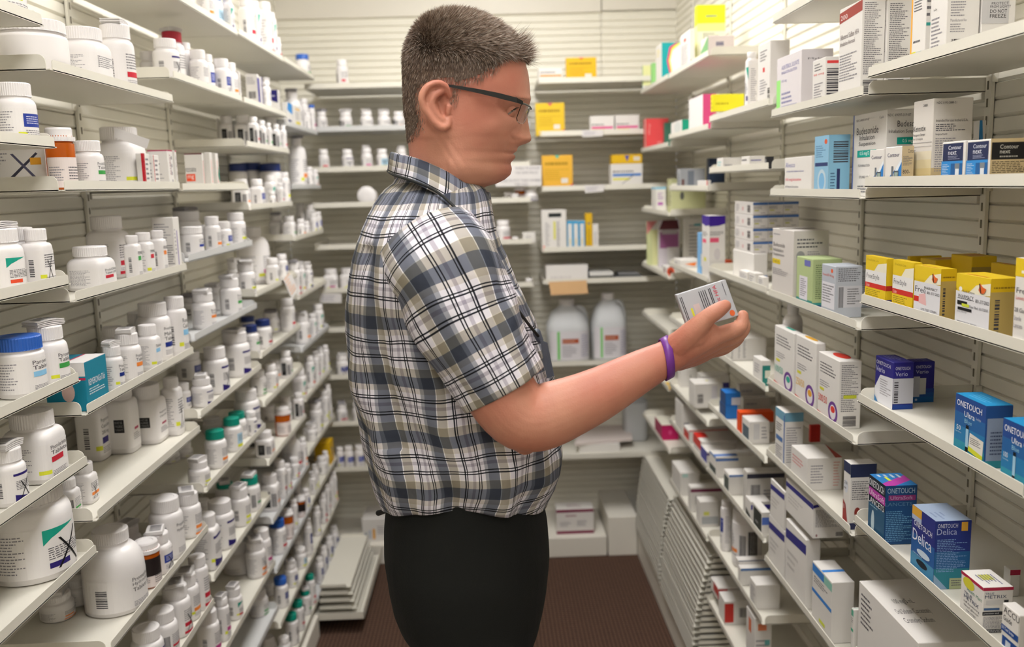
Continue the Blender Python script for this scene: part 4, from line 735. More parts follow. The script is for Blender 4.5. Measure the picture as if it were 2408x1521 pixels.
# test strips on the nearest bay
def fstyle(): return [('R', 0, .66, 1, 1, 'e0c020'), ('P', [(.3, .6), (1, .68), (1, .9), (.6, .85)], 'e6e0c8'), ('T', .08, .88, .55, .06, 'FreeStyle Lite', 'b09820'), ('R', 0, .42, 1, .7, 'e2e0de'), ('T', .06, .5, .62, .13, 'FreeStyle', '46464e'), ('R', 0, .34, 1, .44, 'cc3028'), ('T', .06, .355, .16, .065, 'Lite', 'f0d0c8'), ('R', 0, .14, 1, .34, 'e0c020'), ('L', .06, .17, .8, .31, 3, '8a7a14'), ('R', 0, 0, 1, .14, '38306c')]
def ylabel(big): return [('R', 0, .74, 1, 1, 'e0c020'), ('P', [(.3, .64), (1, .72), (1, .92), (.6, .85)], 'e6e0c8'), ('R', 0, .0, 1, .7, 'd9d8dc')]+([('E', .14, .74, .05, .04, 'e8e4e0'), ('T', .22, .68, .34, .05, 'Rock Canyon', '4a4a50'), ('T', .08, .58, .46, .07, 'PHARMACY', '2c2c30'), ('R', .06, .575, .56, .583, DK), ('T', .6, .56, .38, .06, '801-377-2002', '2c2c30'), ('R', .06, .47, .36, .54, '16161a'), ('R', .2, .45, .42, .5, 'c8d43a'), ('R', .08, .38, .5, .43, '16161a'), ('T', .44, .45, .52, .045, 'Date Filled: 10/17/2018', DK), ('T', .06, .34, .3, .03, 'USE AS DIRECTED', GR), ('T', .08, .16, .6, .035, 'FREESTYLE LITE (RETAIL)', DK), ('T', .12, .11, .14, .03, '100EA', DK), ('L', .08, .03, .4, .1, 2, DK)] if big else [('T', .04, .5, .42, .11, 'Free', '46464e'), ('R', 0, .32, .2, .42, 'cc3028'), ('P', [(.2, .3), (.2, .46), (.45, .5), (.5, .28)], 'e0b0b0'), ('T', .4, .58, .5, .05, 'PHARMACY', '3a3a40'), ('T', .52, .5, .46, .05, '801-377-2002', DK), ('T', .3, .18, .6, .04, 'LITE TEST STRIPS', DK), ('R', 0, 0, .16, .1, '38306c')])+[('P', [(.68, .78), (.72, .9), (.8, .84), (.9, .82), (.84, .74), (.74, .73)], 'd8662c'), ('P', [(.72, .9), (.69, .88), (.74, .73), (.77, .74)], '3a2218')]
FS = [('R', 0, 0, 1, .78, 'b09858'), ('R', 0, .78, 1, 1, 'd4ae14'), ('L', .1, .82, .95, .88, 1, '8a6a10'), ('H', .16, .1, .32, .7, DK)]
carton('P5', 2036, 2086, 2103, 608, 'yellow test strip carton with red band, leftmost of the row', fstyle(), [('R', 0, 0, 1, .16, '38306c'), ('R', 0, .34, 1, .44, 'b02a24')], (), col='d8b81c', o=0.008)
carton('P5', 2101, 2150, 2170, 618, 'yellow test strip carton with red band, second of the row', fstyle(), (), (), col='d8b81c', o=0.008)
carton('P5', 2152, 2214, 2250, 633, 'yellow carton half covered by a pharmacy label', ylabel(0), FS, [('R', .2, .1, .8, .2, 'c87818')], col='d8b81c', o=0.006)
carton('P5', 2250, 2331, 2402, 656, 'yellow carton with large white pharmacy label', ylabel(1), FS, [('R', .2, .1, .8, .2, 'c87818')], col='d8b81c', o=0.004)
carton('P5', 2390, 2440, 2500, 612, 'yellow-topped white carton of lancets at the right edge', [('R', 0, .8, 1, 1, 'e0c020'), ('R', .3, .84, .8, .87, 'e8e4d8'), ('T', .1, .6, 1.2, .08, 'FreeStyle', '46464e'), ('T', .1, .55, .4, .04, 'Lancets', 'c84040'), ('T', .06, .4, .7, .06, '28 Gauge', DK), ('T', .06, .32, .35, .05, 'Sterile', GR), ('T', .06, .24, .42, .05, 'Lancets', GR), ('R', 0, 0, 1, .03, 'd8b81c')], (), (), o=0.002)
for i, (a, b_, c_, yt) in enumerate(((2092, 2140, 2215, 603), (2160, 2200, 2290, 612), (2230, 2286, 2345, 604), (2330, 2388, 2408, 625))):
    carton('P5', a, b_, c_, yt, 'yellow carton in the back row, number %s from the left' % ('one', 'two', 'three', 'four')[i], (), [('R', 0, 0, 1, .8, 'a08840')], [('R', .3, .2, .7, .8, 'c07c14')], col='d2ae18', o=(0.095, 0.10, 0.125, 0.12)[i])
VB = '231f78'
carton('P6', 2052, 2102, 2150, 853, 'violet-blue test strip carton with torn label, front one', [('T', .06, .84, .78, .08, 'ONETOUCH', 'd8d6e4'), ('T', .04, .68, .5, .12, 'Verio', 'c8c8e0'), ('P', [(.0, .0), (.0, .3), (.3, .62), (1, .66), (1, 0)], 'd4d4da'), ('L', .3, .2, .9, .56, 5, GR), ('P', [(0, 0), (0, .14), (.2, 0)], '2a80c0')], [('T', .1, .84, .72, .07, 'ONETOUCH', 'c8c6dc'), ('T', .1, .71, .6, .09, 'Verio', 'b8b8d8'), ('R', 0, .12, 1, .66, 'b6b6be'), ('H', .06, .14, .26, .62, DK), ('R', 0, 0, 1, .1, '20408c')], [('L', .1, .2, .8, .8, 3, '7878b0')], col=VB, o=0.030)
carton('P6', 2095, 2150, 2199, 851, 'violet-blue test strip carton fading to light blue, rear one', (), [('T', .1, .84, .72, .07, 'ONETOUCH', 'c8c6dc'), ('T', .1, .71, .6, .09, 'Verio', 'b8b8d8'), ('R', 0, 0, 1, .14, '1a5c9c'), ('R', 0, .14, 1, .24, '1f5094'), ('R', 0, .24, 1, .34, '223f8a'), ('R', 0, .14, .3, .64, 'b6b6be'), ('R', .3, .2, .6, .6, 'c4c2be'), ('E', .15, .07, .06, .03, 'c0c8dc')], [('L', .1, .2, .8, .8, 3, '7878b0')], col=VB, o=0.0835)
def ultra(n): return [('R', 0, .72, 1, 1, '23488c'), ('R', 0, .5, 1, .72, '26609c'), ('R', 0, .25, 1, .5, '2878ac'), ('R', 0, 0, 1, .25, '3090a8'), ('T', .06, .82, .82, .1, 'ONETOUCH', 'e8eaf2'), ('T', .32, .68, .34, .09, 'Ultra', 'e4e8f0'), ('T', .7, .7, .16, .05, 'Test Strips', 'c8d4e4'), ('T', .34, .58, .24, .07, 'Blue', '8cc0dc'), ('T', .08, .42, .14, .08, n, 'e4e8f0'), ('T', .05, .37, .2, .03, 'Test Strips', 'c8d8e4'), ('R', .40, .12, .49, .55, '9cc4dc'), ('R', .40, .12, .49, .2, '14181c'), ('R', .40, .5, .49, .56, '14181c')]
SL = [('R', 0, 0, 1, .12, '2c8c98'), ('R', 0, .12, 1, .3, '2a78a0')]
carton('P6', 2247, 2320, 2384, 955, 'blue test strip carton with yellow price sticker', ultra('50')+[('P', [(.5, .16), (.54, .46), (.98, .42), (.96, .1)], 'dcd8d0'), ('P', [(.5, .16), (.51, .24), (.965, .18), (.96, .1)], 'd8d838'), ('L', .56, .28, .9, .4, 3, DK)], [('R', .06, .12, .68, .8, '8c9ab0'), ('L', .2, .2, .9, .6, 5, '44506a')]+SL[:1], [('R', 0, 0, 1, 1, '1d8cc4'), ('L', .2, .2, .8, .8, 3, '58b0dc')], col='25508e', o=0.010)
carton('P6', 2358, 2450, 2520, 1022, 'blue test strip carton cut by the right edge', ultra('100'), SL, [('R', 0, 0, 1, 1, '1d8cc4')], col='25508e', o=0.004)
# inhaler cartons
def advair(c, n, c2): return [('L', .1, .7, .95, .88, 3, DK), ('L', .1, .5, .6, .6, 2, GR), ('E', .74, .2, .22, .16, '6a3c8c'), ('E', .74, .2, .14, .11, 'dcd8dc'), ('E', .74, .24, .1, .05, c), ('T', .04, .26, .42, .11, n, c2), ('R', .1, .44, .3, .48, 'd9d43a'), ('P', [(0, .0), (0, .1), (.5, .05), (.5, 0)], 'c84038')]
carton('Q6', 1822, 1868, 1890, 785, 'white inhaler carton with teal disc', advair('28a08c', '100/50', '58b8a0'), (), o=0.008, T_=[('R', .3, .5, .7, .9, '30a08c')])
carton('Q6', 1872, 1920, 1942, 808, 'white inhaler carton with orange disc', advair('e0a030', '250/50', 'e8b850'), (), o=0.008, T_=[('E', .5, .6, .3, .3, 'e0a830')])
carton('Q6', 1925, 1975, 2027, 850, 'white inhaler carton with red disc and fine print side', advair('d83c30', '500/50', 'd84838')+[], [('L', .1, .25, .9, .95, 18, DK), ('R', .2, .45, .8, .5, 'c8cc3c'), ('H', .2, .04, .8, .2, DK)], o=0.008, T_=[('E', .5, .6, .3, .3, 'd83c30')])
bots('Q6', (1846, 712, 40, 'g', 'w', 'r', '', {'o': 0.12}))
carton('R6', 1676, 1708, 1802, 797, 'white carton with vertical fine print', (), [('V', .12, .1, .05, .75, 'Fluticasone', DK), ('L', .3, .1, .36, .9, 9, DK), ('L', .42, .1, .5, .9, 10, DK)], o=0.004)
carton('R6', 1771, 1791, 1812, 848, 'small white carton with teal side', [('L', .2, .4, .8, .8, 3, GR)], [('R', .1, 0, 1, .8, '288078'), ('R', .4, .3, 1, .6, 'd8d8c8')], o=0.006)
carton('S7', 1640, 1652, 1715, 885, 'long white carton, upper one beside the wristband', (), [('R', .2, .55, 1, .75, '403c8c')], o=0.05)
carton('S7', 1620, 1634, 1700, 903, 'white carton overhanging the tray, with barcode', (), [('H', .1, .2, .3, .6, DK), ('R', .6, .2, .8, .9, 'cfcbd0')], [('R', .4, .5, .5, .6, 'd9d43a')], o=-0.004, dz=0.018)
carton('S7', 1585, 1600, 1640, 868, 'pale carton at the far end of its shelf', (), [('E', .6, .6, .03, .06, DK)], o=0.03)
BL = '2070c0'
carton('R7', 1694, 1706, 1742, 924, 'bright blue carton, upper of two', [('R', 0, 0, 1, 1, '284878')], [('P', [(.4, 0), (.4, .6), (1, .6), (1, 0)], 'c4c4cc')], col=BL, o=0.012, ybase=953)
carton('R7', 1692, 1706, 1735, 954, 'bright blue carton, lower of two', [('R', 0, 0, 1, 1, '284878')], (), col=BL, o=0.012)
carton('R7', 1733, 1741, 1820, 970, 'long orange and white carton', (), [('R', .1, 0, 1, .5, 'd8d4d0')], col='e05018', o=0.012)
carton('R7', 1745, 1763, 1810, 992, 'white carton with dark end panel', [('R', .1, .1, .9, .7, '50606c')], [('R', .2, .2, .5, .9, 'c8c6c6'), ('L', .6, .2, .9, .8, 3, GR)], o=0.008)
for i, (a, b_, c_, ya, yb) in enumerate(((1700, 1712, 1800, 905, 935), (1712, 1722, 1812, 936, 965))):
    carton('R7', a+30, b_+26, c_, ya, 'long grey-white carton behind the blue ones, %s' % ('upper', 'lower')[i], (), [('L', .1, .3, .8, .7, 1, GR)], o=0.085, ybase=yb, col='bdb8b0')
carton('T7', 1560, 1575, 1600, 915, 'yellow and red carton leaning out', (), [('R', 0, .3, .2, 1, 'b82c48')], col='d8b040', o=0.004)
carton('S8', 1588, 1604, 1650, 952, 'tall white carton at the far tray end', (), [('L', .1, .2, .5, .5, 1, GR)], o=0.006)
carton('S8', 1608, 1620, 1712, 1012, 'long white carton with red end, upper', [('R', 0, 0, 1, .8, 'c84038')], [('R', 0, .92, 1, 1, 'c84038')], o=0.006)
carton('S8', 1630, 1648, 1735, 1038, 'long white carton with red flap', [('R', 0, .5, 1, 1, 'd03c34')], [('H', .6, .3, .8, .7, GR)], [('R', 0, 0, .6, .3, 'd03028')], o=0.004)
carton('S8', 1648, 1662, 1762, 1062, 'long white carton with blue violet end', [('R', 0, 0, 1, 1, '4a4c9c')], [('R', 0, .75, 1, .9, '6a5a8c')], o=0.004)
carton('T8', 1540, 1556, 1596, 1000, 'magenta carton', [('R', 0, 0, 1, 1, 'a82058')], [('R', 0, 0, 1, 1, 'c01c60'), ('E', .5, .5, .1, .15, 'd85088')], [('R', 0, 0, 1, 1, 'dcd8c8')], col='c01c60', o=0.006)
carton('R8', 1666, 1683, 1790, 1075, 'long white carton with dark front foot', [('R', 0, 0, 1, .45, '48504c'), ('R', 0, .9, 1, 1, '6a8cc0')], [('R', 0, .8, .5, .92, '4a74b8')], [('R', .6, 0, .9, .5, '4a74b8')], o=0.006)
carton('R8', 1702, 1715, 1760, 1117, 'white carton with dark grey end', [('R', .1, .1, .9, .8, '4c5450')], [('R', 0, .9, 1, 1, '5078b8')], o=0.006)
carton('R8', 1748, 1757, 1845, 1110, 'grey-white carton with two barcodes', (), [('R', 0, .85, 1, .95, '3a3a48'), ('B', .1, .4, .35, .7, DK), ('B', .1, .05, .35, .25, DK), ('L', .45, .3, .9, .6, 3, GR)], o=0.010, col='c8c4be')
carton('R8', 1746, 1766, 1812, 1180, 'white carton with violet line and black end label', [('P', [(.1, .1), (.1, .5), (.9, .3), (.9, 0)], '2c302e')], [('R', 0, .62, 1, .85, '3c3090')], o=0.006)
carton('R8', 1770, 1792, 1812, 1205, 'white carton with large black end label', [('R', .1, .1, .95, .9, '222824'), ('L', .3, .3, .6, .5, 1, '9a9a9a')], [('R', 0, .5, 1, .8, '5a78c8')], o=0.004)
carton('S9', 1580, 1600, 1645, 1112, 'white carton with pale teal corner', (), [('R', .1, .8, .4, .95, 'b0d0c8')], o=0.006)
carton('S9', 1618, 1624, 1700, 1146, 'white carton with maroon line', (), [('R', 0, .8, 1, .92, '7a3050'), ('B', .15, .3, .35, .65, DK)], o=0.006)
carton('S9', 1637, 1646, 1690, 1180, 'small white carton with grey foot', (), [('R', .1, .1, 1, .4, 'a8aaac'), ('R', .2, .45, .5, .6, 'd0d068')], o=0.006)
bots('R9', (1708, 1178, 26, 'r', 'w', 'b', '', {'o': 0.03}), (1757, 1204, 68, 'j', 'w', 'k', '', {'o': 0.06}))
carton('R9', 1730, 1737, 1812, 1318, 'flat white carton with dark edge line, upper', (), [('R', 0, .86, 1, 1, '44506c')], o=0.008, ybase=1336)
carton('R9', 1731, 1742, 1815, 1337, 'flat white carton with blue edge line, lower', (), [('R', 0, .86, 1, 1, '5078b0')], o=0.006)
carton('R9', 1763, 1778, 1835, 1376, 'white carton with printed end', [('L', .2, .1, .9, .8, 4, GR)], (), o=0.006)
carton('Q7', 1824, 1846, 1890, 971, 'white carton with blue outline and teal top', [('R', 0, .84, 1, 1, '6c9cb4'), ('R', .9, 0, 1, .95, '3c64a8'), ('R', 0, 0, 1, .05, '3c64a8'), ('L', .1, .6, .8, .76, 3, DK), ('R', .1, .44, .8, .52, '4c70a8'), ('L', .1, .12, .8, .36, 4, GR)], [('R', 0, .84, 1, 1, '6c9cb4'), ('L', .1, .1, .9, .75, 10, GR)], o=0.004)
carton('Q7', 1860, 1899, 1981, 1078, 'white carton with pale red print and red top edge', [('L', .1, .5, .8, .8, 2, 'd08080')], [('L', .1, .2, .55, .8, 5, GR), ('L', .75, .1, .95, .9, 6, 'd8a098')], [('P', [(0, 1), (1, 1), (1, .8)], 'a84038')], o=0.004)
carton('Q7', 1985, 2001, 2062, 1092, 'white carton with navy head and brick red swirl', [('R', 0, .84, 1, 1, '2c3454'), ('E', .4, .62, .3, .1, 'd0d4dc'), ('T', .14, .64, .46, .06, 'QVAR', DK), ('L', .14, .56, .6, .62, 1, GR), ('P', [(0, 0), (0, .4), (.4, .34), (.7, .1), (1, 0)], 'a03c38'), ('T', .06, .26, .22, .07, '80', 'e0c8c4')], [('R', 0, .8, 1, 1, '2c3454'), ('L', .08, .45, .8, .75, 6, DK), ('R', .0, 0, 1, .1, '2c3054'), ('E', .3, .26, .12, .08, '8c3830')], o=0.006)
carton('Q7', 1900, 1906, 1930, 1000, 'red carton standing by the wall', (), (), col='c83028', o=0.13)
def lanc(): return [('R', 0, .55, 1, 1, '16222e'), ('R', 0, 0, 1, .55, '2c5878'), ('T', .02, .83, .9, .12, 'ONETOUCH', 'e4e6ea'), ('R', 0, .66, 1, .8, 'b03c9c'), ('T', .04, .68, .9, .09, 'UltraSoft', 'e8d0e4'), ('T', .0, .54, .95, .1, 'LANCETS', 'e4e6ea'), ('E', .3, .24, .1, .2, 'b8ccd4'), ('L', .1, .48, .9, .52, 1, '8cb0c4')]
carton('P7', 2044, 2083, 2158, 1143, 'dark blue lancet carton with magenta band', lanc(), [('T', .06, .87, .86, .09, 'ONETOUCH', 'a8bccc'), ('R', .1, .75, .95, .84, '8c3470'), ('T', .16, .765, .7, .06, 'UltraSoft', 'b8a0c0'), ('T', .0, .66, .85, .06, 'LANCETS', '5c80a0'), ('L', .04, .05, .9, .58, 12, '6aa0c8')], [('R', 0, 0, 1, 1, '2a78b8'), ('P', [(.2, 1), (.6, 1), (1, .3), (1, 0), (.8, 0)], 'b03c9c'), ('R', .3, .3, .6, .4, 'c8d040'), ('L', .1, .1, .4, .9, 3, 'c8d8e8')], col='1c4878', o=0.006)
carton('P7', 2145, 2201, 2285, 1226, 'violet-blue lancet device carton fading to teal', [('R', 0, .6, 1, 1, '28307c'), ('R', 0, .3, 1, .6, '2a5c9c'), ('R', 0, .1, 1, .3, '4a8cb4'), ('R', 0, 0, 1, .1, '8ca8c4'), ('R', 0, .86, .42, 1, 'd8a43c'), ('R', 0, .8, .42, .87, 'a8b4d0'), ('T', .1, .72, .78, .08, 'ONETOUCH', 'e4e6f0'), ('T', .06, .5, .82, .17, 'Delica', 'e0e4f0'), ('E', .55, .38, .28, .05, 'c8d8e8'), ('E', .5, .22, .24, .05, '18202c'), ('L', .1, .3, .8, .33, 1, 'a8c8dc')], [('R', 0, .55, 1, 1, '26347c'), ('R', 0, .3, 1, .55, '245c90'), ('R', 0, .0, 1, .3, '2c7c8c'), ('P', [(0, 0), (0, .22), (.4, 0)], '8ca8c4'), ('T', .06, .9, .56, .06, 'ONETOUCH', 'ccd0e4'), ('T', .04, .8, .56, .09, 'Delica', 'a8b0d4'), ('L', .06, .25, .9, .74, 14, '7c9ccc'), ('R', .72, .85, .9, .98, 'd8a43c'), ('R', .45, .0, .9, .16, 'a8b088'), ('L', .5, .04, .85, .14, 2, DK)], [('R', 0, 0, 1, 1, '98a8c0'), ('L', .5, .1, .9, .5, 2, '7888a8')], col='28307c', o=0.006)
carton('P7', 2259, 2313, 2384, 1382, 'white test strip carton with crimson lid edge', [('R', 0, .93, 1, 1, 'b02848'), ('E', .36, .83, .26, .12, 'd0c83c'), ('T', .3, .66, .66, .07, 'Health Mart', '4a8c78'), ('T', .18, .55, .36, .07, 'TRUE', '2c3c60'), ('T', .18, .46, .66, .08, 'METRIX', '2c3c60'), ('T', .18, .36, .7, .06, 'self monitoring', DK), ('T', .2, .28, .66, .06, 'blood glucose', DK), ('T', .3, .2, .44, .05, 'test strips', DK), ('R', 0, 0, 1, .07, '4a4a4c')], [('R', 0, .93, 1, 1, 'b02848'), ('T', .06, .84, .3, .05, 'TRUE', '2c3c60'), ('T', .06, .76, .72, .07, 'METRIX', '2c3c60'), ('R', .1, .62, .85, .72, 'c8c6c4'), ('R', .7, .62, .85, .72, '26262a'), ('R', .04, .5, .56, .55, '40608c'), ('R', 0, .39, .9, .47, '222226'), ('T', .04, .405, .5, .045, 'precision and', 'd8d8dc'), ('L', .04, .1, .9, .36, 6, GR), ('R', 0, 0, 1, .08, '4a4a4c'), ('T', .2, .015, .6, .05, 'TRIVIDIA', 'b8b8bc')], [('R', .3, .3, .6, .7, 'c8c83c'), ('L', .3, .2, .9, .8, 4, '5a5a88')], o=0.006)
carton('P7', 2360, 2376, 2400, 1340, 'white carton with crimson edge near the panel', (), [('R', 0, .8, 1, 1, 'b02848')], o=0.10)
carton('P7', 2356, 2398, 2430, 1448, 'white test strip carton with bold black name', [('T', .1, .84, .9, .12, 'ACCU', '26262a'), ('T', .1, .7, .5, .1, 'Guide', '3a3a40'), ('R', 0, .48, 1, .6, '20488c'), ('T', .04, .5, .7, .08, '50 Test Strips', 'e4e6ec'), ('R', .1, 0, 1, .4, '20488c'), ('R', .3, .05, .6, .35, 'c8d0dc')], (), o=0.002)
PS = [('P', [(0, .72), (0, .86), (1, .92), (1, .78)], '2c2a7c'), ('L', .1, .3, .7, .6, 2, 'c0bcb8')]
carton('Q8', 1808, 1845, 1850, 1250, 'white carton with violet stripe, lower far one', PS, (), o=0.006)
carton('Q8', 1848, 1896, 1930, 1270, 'white carton with violet stripe, lower near one', PS, (), o=0.006)
carton('Q8', 1812, 1845, 1850, 1157, 'white carton with violet stripe, upper far one', PS, (), o=0.006, ybase=1248.5)
carton('Q8', 1848, 1913, 1985, 1180, 'white carton with violet stripe and fine print side, upper near one', PS, [('P', [(.0, .9), (.2, .94), (.2, .86), (0, .82)], '2c2a7c'), ('L', .08, .3, .9, .78, 14, DK), ('E', .12, .08, .03, .04, '9a7070'), ('B', .75, .05, .98, .16, DK)], o=0.006, ybase=1268.5)
carton('Q8', 1910, 1957, 2010, 1370, 'white carton with blue stripes', [('R', 0, .84, .6, .97, '3a80cc'), ('R', .6, .84, 1, .97, '8cc0b0'), ('L', .1, .68, .9, .8, 2, DK), ('R', 0, .5, 1, .56, '3a80cc'), ('R', .4, .12, .7, .18, 'c8d040')], (), [('R', .45, 0, .55, 1, '3a80cc')], o=0.006)
carton('P8', 1963, 2008, 2075, 1434, 'white carton with green stripes', [('R', 0, .84, .6, .97, '3ca080'), ('R', .6, .84, 1, .97, '8cc0b0'), ('L', .1, .68, .9, .8, 2, DK), ('R', 0, .5, 1, .56, '3ca080')], (), [('R', .45, 0, .55, 1, '3ca080')], o=0.010)
carton('P8', 2016, 2160, 2330, 1512, 'large white carton lying flat with cromolyn sodium print', [('L', .05, .5, .3, .9, 5, DK)], (), [('V', .5, .1, .1, .5, 'Oral Solution (Concentrate)', DK), ('V', .64, .1, .1, .42, 'Cromolyn Sodium', DK), ('V', .34, .2, .1, .3, '100 mg/5 mL', DK)], o=0.010)
carton('R10', 1671, 1688, 1780, 1383, 'white carton with red label, upper', [('R', .4, .3, 1, 1, 'b82c28')], [('R', 0, .1, .25, .9, 'c03028'), ('L', .4, .3, .9, .7, 1, GR)], o=0.012, ybase=1412)
carton('R10', 1690, 1704, 1790, 1414, 'white carton with red label, lower', (), [('R', 0, .1, .25, .9, 'c03028'), ('B', .4, .3, .7, .7, DK)], o=0.012)
carton('R10', 1755, 1775, 1815, 1455, 'white carton with orange and teal print', [('R', .3, .7, .6, .9, 'e07850')], [('R', .2, .82, .7, .92, 'e88860'), ('L', .1, .5, .9, .7, 2, GR), ('R', .6, .6, .9, .68, '6ab0b0')], o=0.004)
# ------------------------------------------------------------------ settle and build
def settle(k, L):
    s = face_name(k) if k[0] not in 'KM' else 0
    bs = [d for d in L if d['t'] == 'bottle']; cs = [d for d in L if d['t'] == 'box']
    if s: y0, y1 = bay_span(k)
    for d in cs:
        if s:
            lo, hi = y0+0.004, y1-0.004
            if d['Y0'] < lo and not d.get('full'):
                sh = min(lo-d['Y0'], 0.06); d['Y0'] = lo; d['Y1'] = max(d['Y1'], lo+0.012)
            if d['Y1'] > hi: d['Y1'] = max(hi, d['Y0']+0.01)
    cs.sort(key=lambda d: d['Y0'])
    for i, a in enumerate(cs):
        for b_ in cs[i+1:]:
            if min(a['Y1'], b_['Y1']) > b_['Y0'] and min(a['z1'], b_['z1'])-max(a['z0'], b_['z0']) > 0.002 and not (a.get('full') and b_.get('full')):
                ax, bx = sorted((a['X0'], a['X1'])), sorted((b_['X0'], b_['X1']))
                if min(ax[1], bx[1]) > max(ax[0], bx[0]):
                    if s and b_['Y0']-a['Y0'] > 0.006: a['Y1'] = min(a['Y1'], b_['Y0']-0.0008)
                    elif s:
                        f_, r_ = (a, b_) if abs(a['X0']) < abs(b_['X0']) else (b_, a)
                        f_['X1'] = s*min(abs(f_['X1']), max(abs(r_['X0'])-0.001, abs(f_['X0'])+0.01))
    lim = (abs(WL) if s < 0 else WR)-0.015
    for it in range(60):
        mv = False
        for i, a in enumerate(bs):
            for b_ in bs[i+1:]:
                dx, dy = b_['X']-a['X'], b_['Y']-a['Y']; q = math.hypot(dx, dy); need = (a['R']+b_['R'])*1.02
                if a['typ'] == 's' or b_['typ'] == 's': need *= 1.05
                if q < need:
                    mv = True; g = (need-q)/2+0.0002
                    if q < 1e-5: dx, dy, q = 0, 1, 1
                    ux, uy = dx/q, dy/q
                    a['X'] -= ux*g; a['Y'] -= uy*g; b_['X'] += ux*g; b_['Y'] += uy*g
            for c in cs:
                if c['z0'] > TZ[k]+a['h']: continue
                x0, x1 = sorted((c['X0'], c['X1']))
                nx = min(max(a['X'], x0), x1); ny = min(max(a['Y'], c['Y0']), c['Y1'])
                dx, dy = a['X']-nx, a['Y']-ny; q = math.hypot(dx, dy); need = a['R']*1.03
                if q < need:
                    mv = True
                    if q < 1e-6: a['Y'] += 0.004 if a['Y'] > (c['Y0']+c['Y1'])/2 else -0.004
                    else: a['X'] += dx/q*(need-q+1e-4); a['Y'] += dy/q*(need-q+1e-4)
            if s:
                xf = abs(XL) if s < 0 else XR
                a['X'] = s*min(max(abs(a['X']), xf+a['R']+0.003), lim-a['R'])
                a['Y'] = min(max(a['Y'], y0+a['R']+0.004), y1-a['R']-0.004)
            else:
                a['Y'] = max(a['Y'], 3.668+a['R'])
        if not mv: break
CAPN = {'w': 'white', 'b': 'blue', 'n': 'navy', 't': 'teal', 'd': 'red'}
for k in ITEMS:
    L = ITEMS[k]; settle(k, L)
    side = k[0] not in 'KM'
    L.sort(key=lambda d: (d['Y'], d['X']) if side else d['X'])
    cls = {}
    for i, d in enumerate(L):
        loc = '%s down, %s' % (row(k), BAYN[k[0]])
        if d['t'] == 'bottle':
            nb = cls['b'] = cls.get('b', 0)+1
            pos = ('%s nearest on shelf %s' if side else '%s bottle from left, shelf %s') % (ORD[nb], loc)
            o = place_bottle(k, d)
            kind = {'r': 'bottle', 's': 'square bottle', 'j': 'jar', 'v': 'amber vial', 'g': 'large bottle'}[d['typ']]
            lab = (CAPN[d['cap']]+'-capped '+kind if d['typ'] != 'v' else 'amber vial')+', '+ACC[d['lab']][1] if d['lab'] in ACC else 'plain white '+kind
            tag(o, lab+', '+pos, 'pill bottle', 'pill bottles on the '+BAYN[k[0]])
            if d['flag']:
                top = TZ[k]+FL+0.0003+o['_top']
                rot = random.uniform(-0.5, 0.5)+pi/2
                q = leaflet(d['X'], d['Y'], top+0.0003, d['R']*random.uniform(1.45, 1.8), rot, d['flag'] == 'D')
                tag(q, 'folded %s leaflet on cap of %s' % ('grey' if d['flag'] == 'D' else 'white', pos.replace(' on shelf', ' bottle, shelf')), 'leaflet', 'folded leaflets on bottle caps')
            del o['_top']
        else:
            nb = cls['c'] = cls.get('c', 0)+1
            o = make_box(d['X0'], d['X1'], d['Y0'], d['Y1'], d['z0'], d['z1'], d['s'], d['F'], d['S'], d['T'], d['col'], d['name'])
            de = d['desc'].replace(',', '')
            full = de+', shelf '+loc
            if len(full.replace(',', '').split()) > 16: full = de+', '+BAYN[k[0]]
            if len(full.replace(',', '').split()) > 16: full = de
            if len(full.replace(',', '').split()) > 16: full = ' '.join(de.split()[:16])
            tag(o, full, d['cat'], 'cartons on the '+BAYN[k[0]])
# ------------------------------------------------------------------ loose things on the back wall
def sheet(name, pts, m, label, cat, prints=(), bend=0):
    """thin sheet of paper hanging at its real place; pts: TL, TR, BR, BL"""
    pts = [Vector(p) for p in pts]; bm = bmesh.new(); n = (pts[1]-pts[0]).cross(pts[3]-pts[0]).normalized()
    prism(bm, pts, n*0.0004); bmesh.ops.recalc_face_normals(bm, faces=bm.faces)
    o = link(name, bm, m); sgn = -1 if n.dot(C0-pts[0]) < 0 else 1
    base = 0.0004 if sgn > 0 else 0
    P_ = Print(lambda u, v, k: pts[3]+(pts[2]-pts[3])*u+(pts[0]-pts[3])*v+n*(sgn*0.0003+(0.0004 if sgn > 0 else 0)+sgn*k*0.00008))
    P_.run(prints); P_.done('printing', o); tag(o, label, cat); return o
def onY(Y, *pp): return [atY(x, y, Y) for x, y in pp]
sheet('paper_sign', onY(3.655, (1166, 391), (1273, 388), (1273, 437), (1166, 439)), PAPER, 'white paper sign with handwritten-style capitals hanging behind the man\'s chin', 'sign',
      [('T', .42, .82, .2, .12, 'YOU', DK), ('T', .66, .82, .3, .12, 'PLEASE', GR), ('T', .42, .6, .5, .13, 'THE SAME DRUG!', GR), ('T', .1, .22, .88, .13, 'SURE TO PUT THEM WHERE', GR), ('T', .4, .04, .3, .12, 'THEY GO!!', GR)])
for i, (pp, lb) in enumerate((([(1368, 306), (1418, 304), (1417, 320), (1369, 322)], 'small white shelf note on the second shelf edge of the back wall'),
                          ([(1375, 436), (1421, 434), (1420, 450), (1376, 454)], 'small white shelf note on the third shelf edge of the back wall'),
                          ([(752, 690), (803, 690), (803, 712), (752, 712)], 'white paper note hanging under a back wall shelf left of the man'))):
    sheet('shelf_note', onY(3.658, *pp), PAPER, lb, 'note', [('L', .1, .2, .9, .8, 2, 'a09ca8')])
x_ = XL+0.004
